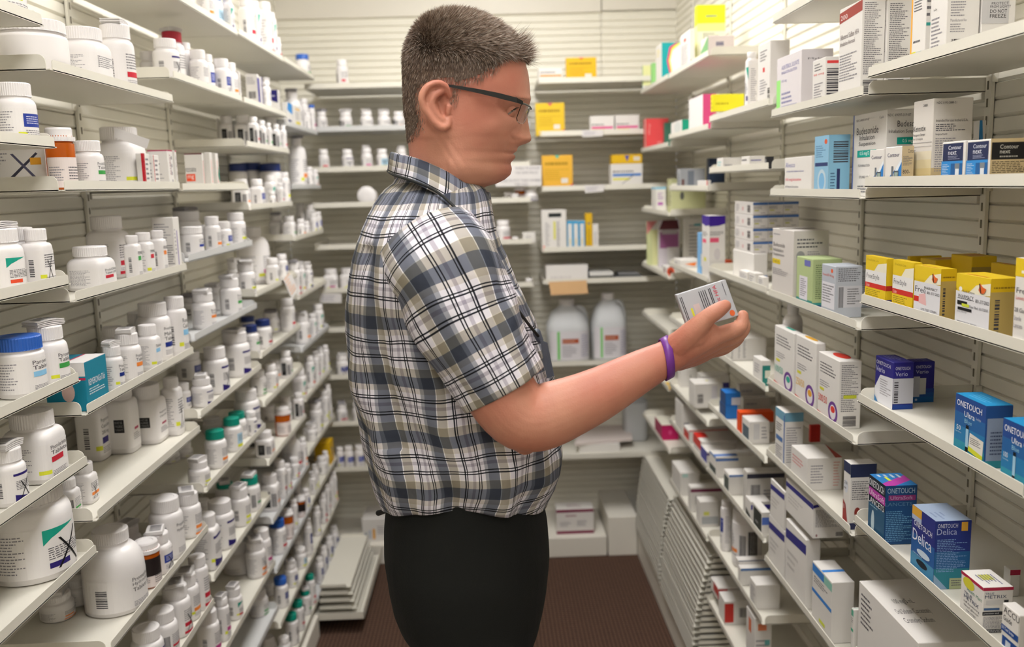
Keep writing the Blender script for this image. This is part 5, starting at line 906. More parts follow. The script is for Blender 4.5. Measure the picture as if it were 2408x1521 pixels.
sheet('paper_note', [Vector((x_+a, y, z)) for a, y, z in ((0, 2.86, 1.312), (0.004, 2.98, 1.31), (0.016, 3.01, 1.258), (0.018, 2.9, 1.238))], PAPER, 'white note with orange writing hanging off a shelf edge, fourth left bay', 'note', [('L', .1, .1, .9, .9, 4, 'e0a068')])
o = sheet('paper_strip', onY(1.775, (270, 300), (352, 328), (345, 350), (268, 322)), PAPER, 'torn white paper strip sticking out behind a large bottle, second left bay', 'paper')
# jar lying on its side
bm = bmesh.new(); lathe(bm, [(0.030, 0), (0.036, 0.004), (0.036, 0.075), (0.030, 0.085), (0.030, 0.09)], 36)
o = link('pill_jar', bm, HDPE, smooth=True); o.rotation_euler = (radians(-92), 0, 0); P = atY(863, 462, 3.70); o.location = (P.x, 3.70, TZ['K4']+FL+0.0405)
bm = bmesh.new(); lathe(bm, [(0.037, 0), (0.038, -0.012), (0.034, -0.015), (0.01, -0.015)][::-1], 40); link('cap', bm, CAPW, o, True)
tag(o, 'white jar lying on its side with round cap toward the viewer, back wall', 'jar')
# black leaflets stack beside the open carton
for i in range(5):
    bm = bmesh.new(); z = TZ['M5']+FL+0.0005+i*0.006
    a = atY(1443+i*3, 655, 3.70).x; b_ = atY(1518-i*4, 655, 3.70).x
    box(bm, a, 3.67+i*0.004, z, b_, 3.80, z+0.005); o = link('booklet', bm, mat('booklet_%d' % (i % 2), ('8c8c8c', '34363a')[i % 2], 0.5))
    tag(o, '%s booklet, %s from the bottom of the pile on the back wall' % (('grey', 'dark')[i % 2], ORD[i+1]), 'booklet', 'pile of booklets')
q = onY(3.655, (1290, 663), (1379, 659), (1383, 690), (1296, 694))
sheet('cardboard_flap', q, mat('kraft', 'd9b080', 0.8, noise=.05), 'tan cardboard flap hanging below the white carton with blue side', 'cardboard')
# gallon jugs
CL = mat('milky_plastic', 'e4e6e8', 0.35, trans=0.2, ior=1.1, alpha=0.88)
def jug(x0, x1, yt, k, side, label):
    Y = 3.78; a, b_ = atY(x0, 800, Y).x, atY(x1, 800, Y).x; z0 = TZ[k]+FL+0.0003; zt = atY((x0+x1)/2, yt, Y).z; h = zt-z0; R_ = (b_-a)/2
    bm = bmesh.new(); cx = (a+b_)/2
    prof = [(R_*.85, 0), (R_, 0.01), (R_, h*.52), (R_*.97, h*.6), (R_*.75, h*.78), (R_*.42, h*.88), (R_*.3, h*.92)]
    lathe(bm, prof, 36, n=3.2)
    tube(bm, [(side*R_*.35, -0.0, h*.86), (side*R_*.70, 0, h*.84), (side*R_*.88, 0, h*.66), (side*R_*.86, 0, h*.5)], [.010, .011, .011, .010], 12)
    o = link('gallon_jug', bm, CL, smooth=True); o.location = (cx, Y, z0)
    bm = bmesh.new(); lathe(bm, [(R_*.36, h*.90), (R_*.36, h), (R_*.3, h*1.005)], 32, rib=.02, rz=(h*.9, h*.999)); link('cap', bm, CAPW, o)
    P_ = Print(lambda u, v, kk: ((R_+0.0004+kk*0.0001)*sq(radians(u-90), 3.2)*cos(radians(u-90)), (R_+0.0004+kk*0.0001)*sq(radians(u-90), 3.2)*sin(radians(u-90)), h*(.06+.46*v)), .2)
    P_.run([('R', -50, 0, 60, 1, 'd4d0d4'), ('R', -30, .02, -24, 1, '70c060'), ('R', -18, .58, 24, .74, 'a8502c'), ('L', -16, .62, 20, .7, 1, 'd0b0a0'), ('L', -18, .1, 20, .52, 5, GR), ('L', 30, .1, 56, .9, 7, '9a98b4')]); P_.done('label', o)
    tag(o, label, 'jug', 'gallon jugs on the back shelf')
jug(1285, 1384, 702, 'M6', 1, 'translucent gallon jug with brown label band, left of the two')
jug(1389, 1472, 688, 'M6', 1, 'translucent gallon jug with brown label band, right of the two')
# clear tub and board
bm = bmesh.new(); a, b_ = atY(1456, 1000, 3.90).x, atY(1518, 1000, 3.90).x; z0 = TZ['M7']+FL+.0004
lathe(bm, [((b_-a)*.40, 0), ((b_-a)*.45, .01), ((b_-a)*.45, .17), ((b_-a)*.42, .18), ((b_-a)*.42, .17), ((b_-a)*.43, .012), ((b_-a)*.36, .006)], 32, n=4)
o = link('plastic_tub', bm, CL, smooth=True); o.location = ((a+b_)/2+.016, 3.925, z0); tag(o, 'translucent plastic tub on the lowest shelf of the back wall', 'tub')
zc = atY(1350, 1048, 3.70).z
bm = bmesh.new(); p = [hit(1351, 1042, 2, zc), hit(1487, 1030, 2, zc), hit(1476, 962, 2, zc), hit(1380, 968, 2, zc)]
prism(bm, p, (0, 0, -.012)); bmesh.ops.recalc_face_normals(bm, faces=bm.faces); o = link('flat_carton', bm, mat('pale_pink_card', 'd9cdc8', .6)); tag(o, 'flat pale carton lid seen under the man\'s forearm', 'carton')
x0, x1 = sorted((p[0].x, p[1].x)); y0 = min(q_.y for q_ in p)
bm = bmesh.new(); box(bm, x0+.02, y0+.012, TZ['M7']+FL+.0004, x1-.06, y0+.09, zc-.0125); o = link('medicine_carton', bm, CARD); tag(o, 'plain white carton under the flat pale lid, back wall', 'carton')
# floor deck items
def deckbox(xl, xr, yt, yb, Y, dep, label, F_, T_=(), zb=.0885):
    a, b_ = atY(xl, yb, Y), atY(xr, yb, Y); zt = atY(xl, yt, Y).z
    o = make_box(a.x, b_.x, Y, Y+dep, zb, zt, 0, F_, (), T_, 'd8d4cf'); tag(o, label, 'carton'); return o
deckbox(1309, 1397, 1199, 1259, 3.70, .09, 'white carton with maroon stripes on the low back shelf', [('R', 0, .88, 1, 1, '7a2044'), ('R', 0, 0, 1, .12, '7a2044'), ('L', .25, .68, .7, .8, 1, '8c4860'), ('L', .1, .3, .4, .5, 3, GR), ('L', .55, .3, .9, .55, 3, GR)], [('L', .3, .3, .7, .7, 2, 'a08088')])
deckbox(853, 925, 1221, 1270, 3.70, .16, 'white carton with small bottle pictures behind the man, low back shelf', [('R', .08, .1, .16, .4, '9aa0a8'), ('R', .2, .12, .3, .5, 'b8bcc4'), ('R', .34, .1, .42, .55, 'd89a30'), ('L', .5, .3, .9, .7, 3, GR)])
# ------------------------------------------------------------------ spare shelves piled up
def spare(xa, xb, y0, y1, z, k, label, group):
    bm = bmesh.new(); t = .0015; lo, hi = min(xa, xb), max(xa, xb)
    box(bm, lo, y0, z, hi, y1, z+t)
    s = 1 if xb > xa else -1
    box(bm, min(xa, xa+s*t), y0+.010, z, max(xa, xa+s*t), y1-.006, z+.0120)
    for yy in (y0, y1-t): box(bm, min(xa+s*.018, xb), yy, z, max(xa+s*.018, xb), yy+t, z+.0130)
    bmesh.ops.recalc_face_normals(bm, faces=bm.faces); o = link('spare_shelf', bm, TRAY); tag(o, label, 'shelf', group); return o
n1 = 20
for i in range(n1):
    z = .118+i*(.45-.118)/n1; q = (i/n1); xo = .592+.04*q*q+random.uniform(-.001, .001)
    spare(xo, WR-.02, 3.125+random.uniform(-.003, .003), 3.655, z, i, 'cream spare shelf, %s from bottom of the far pile on the right' % ORD[i+1], 'pile of spare shelves, far right')
for i in range(19):
    z = .118+i*.0187; q = (i/19); xo = .588+.055*q*q+random.uniform(-.001, .001)
    spare(xo, WR-.02, 2.565+random.uniform(-.003, .003), 3.09, z, i, 'cream spare shelf, %s from bottom of the near pile on the right' % ORD[i+1], 'pile of spare shelves, near right')
bm = bmesh.new(); box(bm, -.86, 3.06, .055, -.485, 3.062, .082); box(bm, -.86, 3.06, .055, -.485, 3.63, .0565); box(bm, -.487, 3.06, .055, -.485, 3.63, .095)
o = link('shelf_tray', bm, TRAY); tag(o, 'wide cream shelf sticking out low into the aisle, left', 'shelf')
for i in range(5):
    spare(-.51-.006*i, -.648, 3.08+.008*i, 3.60, .0575+i*.024, i, 'cream spare shelf, %s from bottom of the low pile on the left' % ORD[i+1], 'low pile of spare shelves, left')
# shelf end panel at the right edge of the view
bm = bmesh.new(); box(bm, .612, .93, 0, WR-.002, .965, 2.4); bmesh.ops.bevel(bm, geom=list(bm.edges), offset=.003, segments=2, affect='EDGES')
struct('trim_40', bm, BASE)
# ------------------------------------------------------------------ the man
from mathutils import noise as NZ
DM = 1.38                                   # distance of his mid-plane
man = bpy.data.objects.new('person', None); COL.objects.link(man); man.location = (-0.03, DM, 0)
tag(man, 'man in grey plaid short-sleeved shirt and black trousers reading a small carton', 'person')
MW = Vector(man.location)
def lk(name, bm, mats, parent=man, smooth=True):
    for v in bm.verts: v.co -= MW
    return link(name, bm, mats, parent, smooth)
def remesh(name, bm, vox, mats, it=4, parent=man):
    """fuse overlapping closed shells into one continuous surface"""
    me = bpy.data.meshes.new(name); bm.to_mesh(me); bm.free()
    o = bpy.data.objects.new(name, me); COL.objects.link(o)
    m = o.modifiers.new('r', 'REMESH'); m.mode = 'VOXEL'; m.voxel_size = vox; m.adaptivity = 0
    s_ = o.modifiers.new('s', 'SMOOTH'); s_.iterations = it; s_.factor = 0.5
    dg = bpy.context.evaluated_depsgraph_get(); dg.update()
    m2 = bpy.data.meshes.new_from_object(o.evaluated_get(dg)); bpy.data.objects.remove(o)
    m2.name = name
    for v in m2.vertices: v.co -= MW
    m2.materials.clear()
    for q in (mats if isinstance(mats, list) else [mats]): m2.materials.append(q)
    m2.shade_smooth(); o = bpy.data.objects.new(name, m2); COL.objects.link(o); o.parent = parent
    return o
def interp(tab, y):
    if y <= tab[0][0]: return tab[0][1:]
    for a, b in zip(tab, tab[1:]):
        if y <= b[0]:
            t = (y-a[0])/(b[0]-a[0]); t = t*t*(3-2*t)*0.35+t*0.65
            return tuple(p+(q-p)*t for p, q in zip(a[1:], b[1:]))
    return tab[-1][1:]
g = lambda x, s: math.exp(-(x/s)**2)
# --- head, profile read from the photograph: y, back x, front x, half width, narrowing towards the face
HEAD = [(39, 1055, 1092, .012, 0), (43, 1030, 1118, .028, 0), (54, 1003, 1142, .044, .02), (68, 985, 1168, .056, .04), (88, 971, 1195, .065, .06), (115, 960, 1219, .071, .08), (145, 953, 1235, .0755, .10), (177, 950, 1243, .077, .13), (205, 950, 1246, .0775, .16), (232, 951, 1247.5, .077, .20), (246, 952, 1245, .0765, .24), (262, 953, 1237, .076, .27), (290, 956, 1232, .075, .28), (312, 958, 1227, .074, .28), (335, 960, 1221, .072, .30), (350, 961, 1215, .071, .33), (361, 962, 1210, .070, .36), (373, 962, 1209, .069, .38), (384, 962, 1203, .068, .39), (398, 962, 1204, .0665, .40), (410, 962, 1201, .065, .40), (421, 962, 1189, .063, .38), (430, 962, 1172, .061, .33), (438, 962, 1145, .060, .25), (446, 963, 1124, .059, .15), (480, 964, 1106, .060, .05), (530, 950, 1106, .066, 0)]
NOSE = [(255, 0), (268, 3.5), (280, 7.5), (295, 13), (308, 18), (318, 23), (326, 27), (332, 27), (337, 19), (341, 8), (346, 0)]
def headpt(y, t):
    xb, xf, wy, k = interp(HEAD, y); c = cos(t); s_ = sin(t)
    x = (xb+xf)/2+(xf-xb)/2*c
    Yo = wy*s_*(1-k*max(0, c)**1.2)
    if y < 330 and c < 0: Yo *= 1+0.05*abs(c)
    ay = abs(Yo)
    nz = interp(NOSE, y)[0] if 255 < y < 346 else 0
    if c > 0:
        sg = 0.0075+0.006*max(0, min(1, (y-270)/55))
        x += nz*g(Yo, sg)
        x += 9*g(y-327, 8)*g(ay-.0135, .006)            # nostril wings
        x += 3.0*g(y-354, 5)*g(Yo, .020)                # upper lip
        x += 3.5*g(y-368, 5)*g(Yo, .019)                # lower lip
        x -= 9*g(y-361, 2.6)*g(Yo, .026)              # mouth line
        x += 3.0*g(y-236, 9)*g(ay-.022, .02)            # brow ridge
        x -= 8.0*g(y-266, 13)*g(ay-.031, .012)          # eye socket
        x -= 3*g(y-384, 6)*g(Yo, .02)
    P = atY(x, y, DM); n_ = Yo
    if c > -0.6:
        n_ += math.copysign(1, Yo)*(.0035*g(y-305, 22)*g(x-1165, 28) - .006*g(y-266, 12)*g(x-1197, 20) - .0042*g(y-361, 3.2)*g(x-1192, 10) - .0035*g(y-331, 3)*g(x-1219, 6) - .0022*g(math.hypot(x-1212, y-320)-13, 3)*(1 if x < 1212 else 0) - .0016*g((x-1196)-(y-335)*-.45, 4)*g(y-345, 14) - .0016*g((x-1018)-(y-300)*.62, 3)*g(y-355, 45) - .0013*g((x-1034)-(y-300)*.70, 3)*g(y-350, 45))
    if -0.2 < c < .9: n_ += math.copysign(1, Yo)*.0035*g(y-395, 24)*g(x-1085, 60) if abs(Yo) > .01 else 0
    return Vector((P.x, DM+n_, P.z)), x
def headloft(bm, y0, y1, step=1.6, nt=150):
    rings = []; y = y0
    while y <= y1:
        rings.append([bm.verts.new(headpt(y, 2*pi*i/nt)[0]) for i in range(nt)]); y += step
    for a, b in zip(rings, rings[1:]):
        for k in range(nt): bm.faces.new((a[k], b[k], b[(k+1) % nt], a[(k+1) % nt]))
    bm.faces.new(rings[0]); bm.faces.new(rings[-1][::-1])
def px(x, y, Y): return atY(x, y, Y)
def tubep(bm, pts, rad, **kw): tube(bm, [px(*p) for p in pts], rad, **kw)
bm = bmesh.new(); headloft(bm, 39, 530)
for sg in (1, -1):                                         # ears
    def E(x, y, out): 
        p = px(x, y, DM); return Vector((p.x, DM-sg*(.0745+out), p.z))
    tube(bm, [E(1062, 236, .001), E(1055, 218, .006), (E(1036, 210, .010)), E(1014, 219, .014), E(1002, 240, .016), E(1005, 264, .014), E(1018, 283, .011), E(1030, 298, .009), E(1044, 308, .006), E(1057, 303, .002), E(1060, 288, .000)], [.0042, .0045, .0048, .005, .0052, .005, .0048, .005, .0058, .0052, .004], seg=12)
    tube(bm, [E(1048, 226, .004), E(1030, 236, .0075), E(1022, 256, .008), E(1032, 280, .006), E(1046, 292, .003)], [.0045, .0058, .0060, .0055, .005], seg=12)
    tube(bm, [E(1020, 232, .002), E(1018, 256, .001), (E(1032, 290, .000)), E(1048, 296, -.002)], [.010, .011, .010, .009], seg=12)
    tube(bm, [E(1060, 262, .0015), E(1058, 275, .001)], [.0045, .004], seg=10)
# neck and trunk under the shirt
tubep(bm, [(1050, 400, DM), (1035, 470, DM), (1030, 560, DM)], [.058, .062, .07], seg=24)
def trunk(bm, tab, inset, y0, y1, step=12, nt=48, hemraise=0):
    rings = []; y = y0
    while y <= y1:
        xb, xf, wy = interp(tab, y)[:3]; a, b_ = px(xb, y, DM), px(xf, y, DM); c_ = (a+b_)/2; u_ = (b_-a)/2; L = u_.length
        u_ = u_*((L-inset)/L)
        rings.append([bm.verts.new(c_+u_*(cos(2*pi*i/nt)*sq(2*pi*i/nt, 2.3))+Vector((0, (wy-inset)*sin(2*pi*i/nt)*sq(2*pi*i/nt, 2.3), 0))) for i in range(nt)]); y += step
    for a, b_ in zip(rings, rings[1:]):
        for k in range(nt): bm.faces.new((a[k], b_[k], b_[(k+1) % nt], a[(k+1) % nt]))
    bm.faces.new(rings[0]); bm.faces.new(rings[-1][::-1])
TORSO = [(408, 938, 1108, .058), (430, 925, 1128, .068), (446, 905, 1143, .090), (462, 893, 1150, .118), (485, 880, 1156, .150), (510, 869, 1160, .176), (540, 857, 1166, .192), (570, 846, 1176, .200), (610, 835, 1194, .205), (650, 828, 1210, .205), (700, 821, 1234, .200), (760, 818, 1261, .195), (820, 819, 1283, .190), (880, 824, 1299, .186), (940, 834, 1310, .184), (1000, 848, 1317, .184), (1050, 862, 1318, .184), (1090, 874, 1314, .182), (1125, 885, 1303, .178), (1150, 892, 1292, .174), (1172, 900, 1282, .168)]
trunk(bm, TORSO, .022, 455, 1190)
LEGC = px(1120, 1500, 1.30).x
for sg in (-1, 1):                                        # legs and feet
    Yl = DM+sg*.088
    tube(bm, [(LEGC, Yl, 1.0), (LEGC, Yl, .85), (LEGC+.01, Yl, .52), (LEGC-.01, Yl, .30), (LEGC-.02, Yl, .08)], [.085, .078, .052, .048, .034], seg=20)
    tube(bm, [(LEGC-.04, Yl, .045), (LEGC+.08, Yl, .04), (LEGC+.16, Yl, .03)], [.03, .034, .022], seg=14)
# right arm, reaching forward
tubep(bm, [(1030, 620, 1.215), (1095, 765, 1.190), (1160, 895, 1.182), (1216, 972, 1.178), (1262, 982, 1.180), (1310, 968, 1.182), (1400, 930, 1.186), (1500, 876, 1.192), (1568, 840, 1.198), (1605, 815, 1.20)],
      [.056, .052, .0495, .0465, .0455, .0432, .0368, .0290, .0232, .0235], seg=28)
tubep(bm, [(1214, 1020, 1.18), (1235, 1042, 1.18)], [.022, .016], seg=16)
def hand(bm, px):
    # palm: metacarpals fanned away from the viewer, thumb on the near side
    T = lambda pts, r: tube(bm, [px(*p) for p in pts], r, seg=14)
    T([(1590, 828, 1.198), (1640, 808, 1.188), (1684, 790, 1.184)], [.0205, .0165, .0125])
    T([(1592, 832, 1.204), (1640, 816, 1.204), (1684, 802, 1.204)], [.021, .0175, .0130])
    T([(1594, 838, 1.214), (1640, 826, 1.222), (1678, 815, 1.223)], [.020, .0165, .0125])
    T([(1596, 842, 1.222), (1636, 835, 1.238), (1666, 826, 1.240)], [.018, .0150, .0115])
    # fingers curled up behind the carton
    T([(1684, 790, 1.184), (1722, 777, 1.186), (1742, 766, 1.190), (1747, 742, 1.194)], [.0122, .0108, .0098, .0078])
    T([(1684, 802, 1.204), (1728, 790, 1.206), (1748, 772, 1.210), (1746, 746, 1.213)], [.0126, .0110, .0098, .0078])
    T([(1678, 815, 1.223), (1718, 806, 1.226), (1738, 788, 1.229), (1736, 762, 1.231)], [.0120, .0104, .0094, .0075])
    T([(1666, 826, 1.240), (1700, 820, 1.244), (1720, 806, 1.247), (1722, 786, 1.248)], [.0108, .0094, .0084, .0068])
    # thumb laid along the face of the carton
    T([(1596, 812, 1.190), (1628, 782, 1.178), (1662, 748, 1.170), (1688, 730, 1.168), (1705, 719, 1.170)], [.0185, .0165, .0118, .0108, .0084])
    T([(1640, 790, 1.182), (1672, 776, 1.184)], [.0165, .010])
hand(bm, px)
# left arm hangs on the far side
Yb = DM+.235
lx = px(1040, 600, DM).x
tube(bm, [(lx, DM+.17, 1.46), (lx-.005, Yb, 1.32), (lx, Yb+.02, 1.14), (lx+.03, Yb+.015, .93), (lx+.05, Yb+.01, .88)], [.055, .05, .044, .028, .026], seg=20)
for j in range(4):
    xx = lx+.03+.019*j; tube(bm, [(lx+.04+.006*j, Yb+.01, .88), (xx, Yb+.012, .82), (xx+.002, Yb+.008, .775), (xx, Yb, .745+.006*abs(j-1.5))], [.014, .012, .009, .0075], seg=12)
tube(bm, [(lx+.065, Yb+.005, .875), (lx+.10, Yb-.005, .84), (lx+.105, Yb-.01, .80)], [.015, .011, .0085], seg=12)
bmesh.ops.recalc_face_normals(bm, faces=bm.faces)
SKIN = mat('skin', 'be826a', 0.5, spec=0.4, sss=0.06, noise=0.12, nscale=14, bump=0.2, bscale=420)
nt = SKIN.node_tree; b = nt.nodes['Principled BSDF']; tc = nt.nodes.new('ShaderNodeTexCoord'); n5 = nt.nodes.new('ShaderNodeTexNoise'); n5.inputs['Scale'].default_value = 7; n5.inputs['Detail'].default_value = 5
rp = nt.nodes.new('ShaderNodeValToRGB'); rp.color_ramp.elements[0].position = .38; rp.color_ramp.elements[0].color = lin('c48c74'); rp.color_ramp.elements[1].position = .66; rp.color_ramp.elements[1].color = lin('b26a58')
nt.links.new(tc.outputs['Object'], n5.inputs['Vector']); nt.links.new(n5.outputs[0], rp.inputs[0]); nt.links.new(rp.outputs[0], b.inputs['Base Color'])
remesh('body', bm, 0.0019, SKIN, 3)
# --- eyes, lids, brows
EW, EI = mat('eye_white', '8c7f76', .25), mat('iris', '3c3a38', .15)
for sg in (-1, 1):
    ec = px(1193, 264, DM); ec = Vector((ec.x, DM+sg*.0290, ec.z)); r = .0120
    bm = bmesh.new(); bmesh.ops.create_uvsphere(bm, u_segments=64, v_segments=48, radius=r)
    d_ = Vector((.80, 0, -.60)); 
    for f in bm.faces:
        n_ = f.calc_center_median().normalized()
        f.material_index = 1 if n_.dot(d_) > .86 else 0
    bmesh.ops.translate(bm, vec=ec, verts=bm.verts); lk('eye', bm, [EW, EI])
    bm = bmesh.new(); bmesh.ops.create_uvsphere(bm, u_segments=64, v_segments=48, radius=r*1.05)
    up = Vector((-.55, 0, .83)).normalized()
    bmesh.ops.delete(bm, geom=[f for f in bm.faces if -.50 < f.calc_center_median().normalized().dot(up) < -.28], context='FACES')
    bmesh.ops.translate(bm, vec=ec, verts=bm.verts); lk('eyelid', bm, SKIN)
for sg in (-1, 1):
    bm = bmesh.new(); rq = random.Random(5); ec = px(1193, 264, DM); ec = Vector((ec.x, DM+sg*.0290, ec.z)); up = Vector((-.55, 0, .83)).normalized(); sd = Vector((0, 1, 0)); fw = up.cross(sd).normalized(); fw = fw if fw.x > 0 else -fw
    for i in range(70):
        a = rq.uniform(-1.35, 1.35); q = (fw*cos(a)+sd*sin(a))*.96-up*.28; p = ec+q.normalized()*.0127; d = (q.normalized()-up*.25).normalized()*.006; w_ = up*.00025
        bm.faces.new([bm.verts.new(v) for v in (p-w_, p+w_, p+d)])
    lk('eyelash', bm, mat('lash', '1c1512', .6), smooth=False)
# --- hair: close-cropped sides, longer brushed-up top
def lf(tab, v):
    if v <= tab[0][0]: return tab[0][1]
    for a, b in zip(tab, tab[1:]):
        if v <= b[0]: return a[1]+(b[1]-a[1])*(v-a[0])/(b[0]-a[0])
    return tab[-1][1]
FRONT = [(41, 1400), (132, 1400), (140, 1236), (147, 1185), (160, 1166), (178, 1164), (192, 1150), (205, 1118), (214, 1084), (240, 1080), (262, 1072), (266, 900)]
EARB = [(200, 1400), (206, 1030), (216, 1006), (240, 994), (270, 994), (290, 1004), (312, 996), (326, 984), (340, 960), (345, 900)]
def hairy(x, y):
    f = lf(FRONT, y) if y < 206 else max(lf(EARB, y), -1)
    if y < 206: return x < f
    if x < f: return True
    return y < 262 and 1064 < x < lf(FRONT, y)
rg = random.Random(11)
HM = [mat('hair_dark', '56463b', .55, spec=.3), mat('hair_brown', '7c6859', .5, spec=.35), mat('hair_light', 'a89586', .45, spec=.4), mat('hair_grey', 'c2b6aa', .45, spec=.4)]
bm = bmesh.new()
nt_ = 112; y = 39; prev = None
while y < 340:                                            # scalp layer
    ring = []
    for i in range(nt_):
        p, x = headpt(y, 2*pi*i/nt_); q, _ = headpt(y, 2*pi*(i+.5)/nt_); dn = headpt(y+2, 2*pi*i/nt_)[0]
        n_ = (q-p).cross(dn-p).normalized()
        if n_.dot(p-px(1095, 200, DM)) < 0: n_ = -n_
        off = .0014+.0030*max(0, min(1, (170-y)/90))
        ring.append((p+n_*off, hairy(x, y) and hairy(x+9 if y > 140 else x, y+5) and hairy(x-6, y+7)))
    if prev:
        for k in range(nt_):
            k2 = (k+1) % nt_
            if prev[k][1] and ring[k][1] and prev[k2][1] and ring[k2][1]:
                f = bm.faces.new([bm.verts.new(v) for v in (prev[k][0], ring[k][0], ring[k2][0], prev[k2][0])]); f.smooth = True; f.material_index = 0
    prev = ring; y += 2.5
bmesh.ops.remove_doubles(bm, verts=bm.verts, dist=1e-5)
cen = px(1095, 220, DM)
def strand(p, d1, L, w_, mi, curl):
    sd = d1.cross(Vector((rg.uniform(-1, 1), rg.uniform(-1, 1), rg.uniform(-1, 1)))).normalized()*w_
    p1 = p+d1*(L*.5); p2 = p+d1*L+curl*L
    v = [bm.verts.new(q) for q in (p-sd, p+sd, p1-sd*.8, p1+sd*.8, p2)]
    bm.faces.new((v[0], v[1], v[3], v[2])).material_index = mi; bm.faces.new((v[2], v[3], v[4])).material_index = mi
N = 0
while N < 38000:
    yy = rg.uniform(39, 335) if rg.random() < .5 else rg.uniform(39, 170); t = rg.uniform(0, 2*pi)
    if rg.random() < .65: t = rg.uniform(pi*1.02, pi*1.98)
    p, x = headpt(yy, t)
    if not hairy(x+rg.gauss(0, 4), yy+rg.gauss(0, 4)): continue
    N += 1
    e_ = .03; a_, b_2 = headpt(yy, t+e_)[0], headpt(yy+2, t)[0]; n_ = (a_-p).cross(b_2-p).normalized()
    if n_.dot(p-cen) < 0: n_ = -n_
    top = max(0, min(1, (178-yy)/75)); top = top*top*(3-2*top); top *= max(.35, min(1, (x-955)/70))
    jit = Vector((rg.uniform(-1, 1), rg.uniform(-1, 1), rg.uniform(-1, 1)))
    ft = Vector((.92, 0, .1)); ft = (ft-n_*ft.dot(n_)).normalized(); dt = Vector((-.15, 0, -1)); dt = (dt-n_*dt.dot(n_)).normalized()
    tang = (ft*top+dt*(1-top))
    L = .0045+.0075*top+rg.uniform(0, .003+.003*top)
    if yy > 265: L *= .65
    d = (tang*.85+n_*(.26+.34*top)+jit*(.16+.10*top)).normalized()
    mi = rg.choices((0, 1, 2, 3), (4-2*top, 6-2*top, 1.2+3.5*top, .15+2.2*top))[0]
    strand(p+n_*(.0010+.0012*top), d, L, .00030+.00010*top, mi, n_*(.15*top)-Vector((0, 0, .08)))
for i in range(1900):                                     # the tuft over the forehead
    yy = rg.uniform(100, 140); t = rg.uniform(-.62, .62); p, x = headpt(yy, t)
    d = Vector((.9+rg.uniform(-.2, .1), rg.uniform(-.35, .35), .12+rg.uniform(-.5, .5))).normalized()
    strand(p-Vector((.006, 0, 0)), d, rg.uniform(.018, .037), .00042, rg.choice((0, 1, 1, 2, 3)), Vector((.05, 0, rg.uniform(-.1, .3))))
lk('hair', bm, HM, smooth=False)
bm = bmesh.new()
for i in range(260):
    sg = rg.choice((-1, 1)); u_ = rg.random(); q = px(1190+42*u_, 240+3*u_+rg.uniform(-3, 3), DM)
    p, _ = headpt(240+rg.uniform(-4, 4), sg*(1.05-.75*u_)); strand(p, Vector((-.5, sg*.6, .25+rg.uniform(-.3, .3))).normalized(), .006, .00022, rg.choice((1, 2)), Vector((0, 0, 0)))
lk('eyebrow', bm, HM, smooth=False)
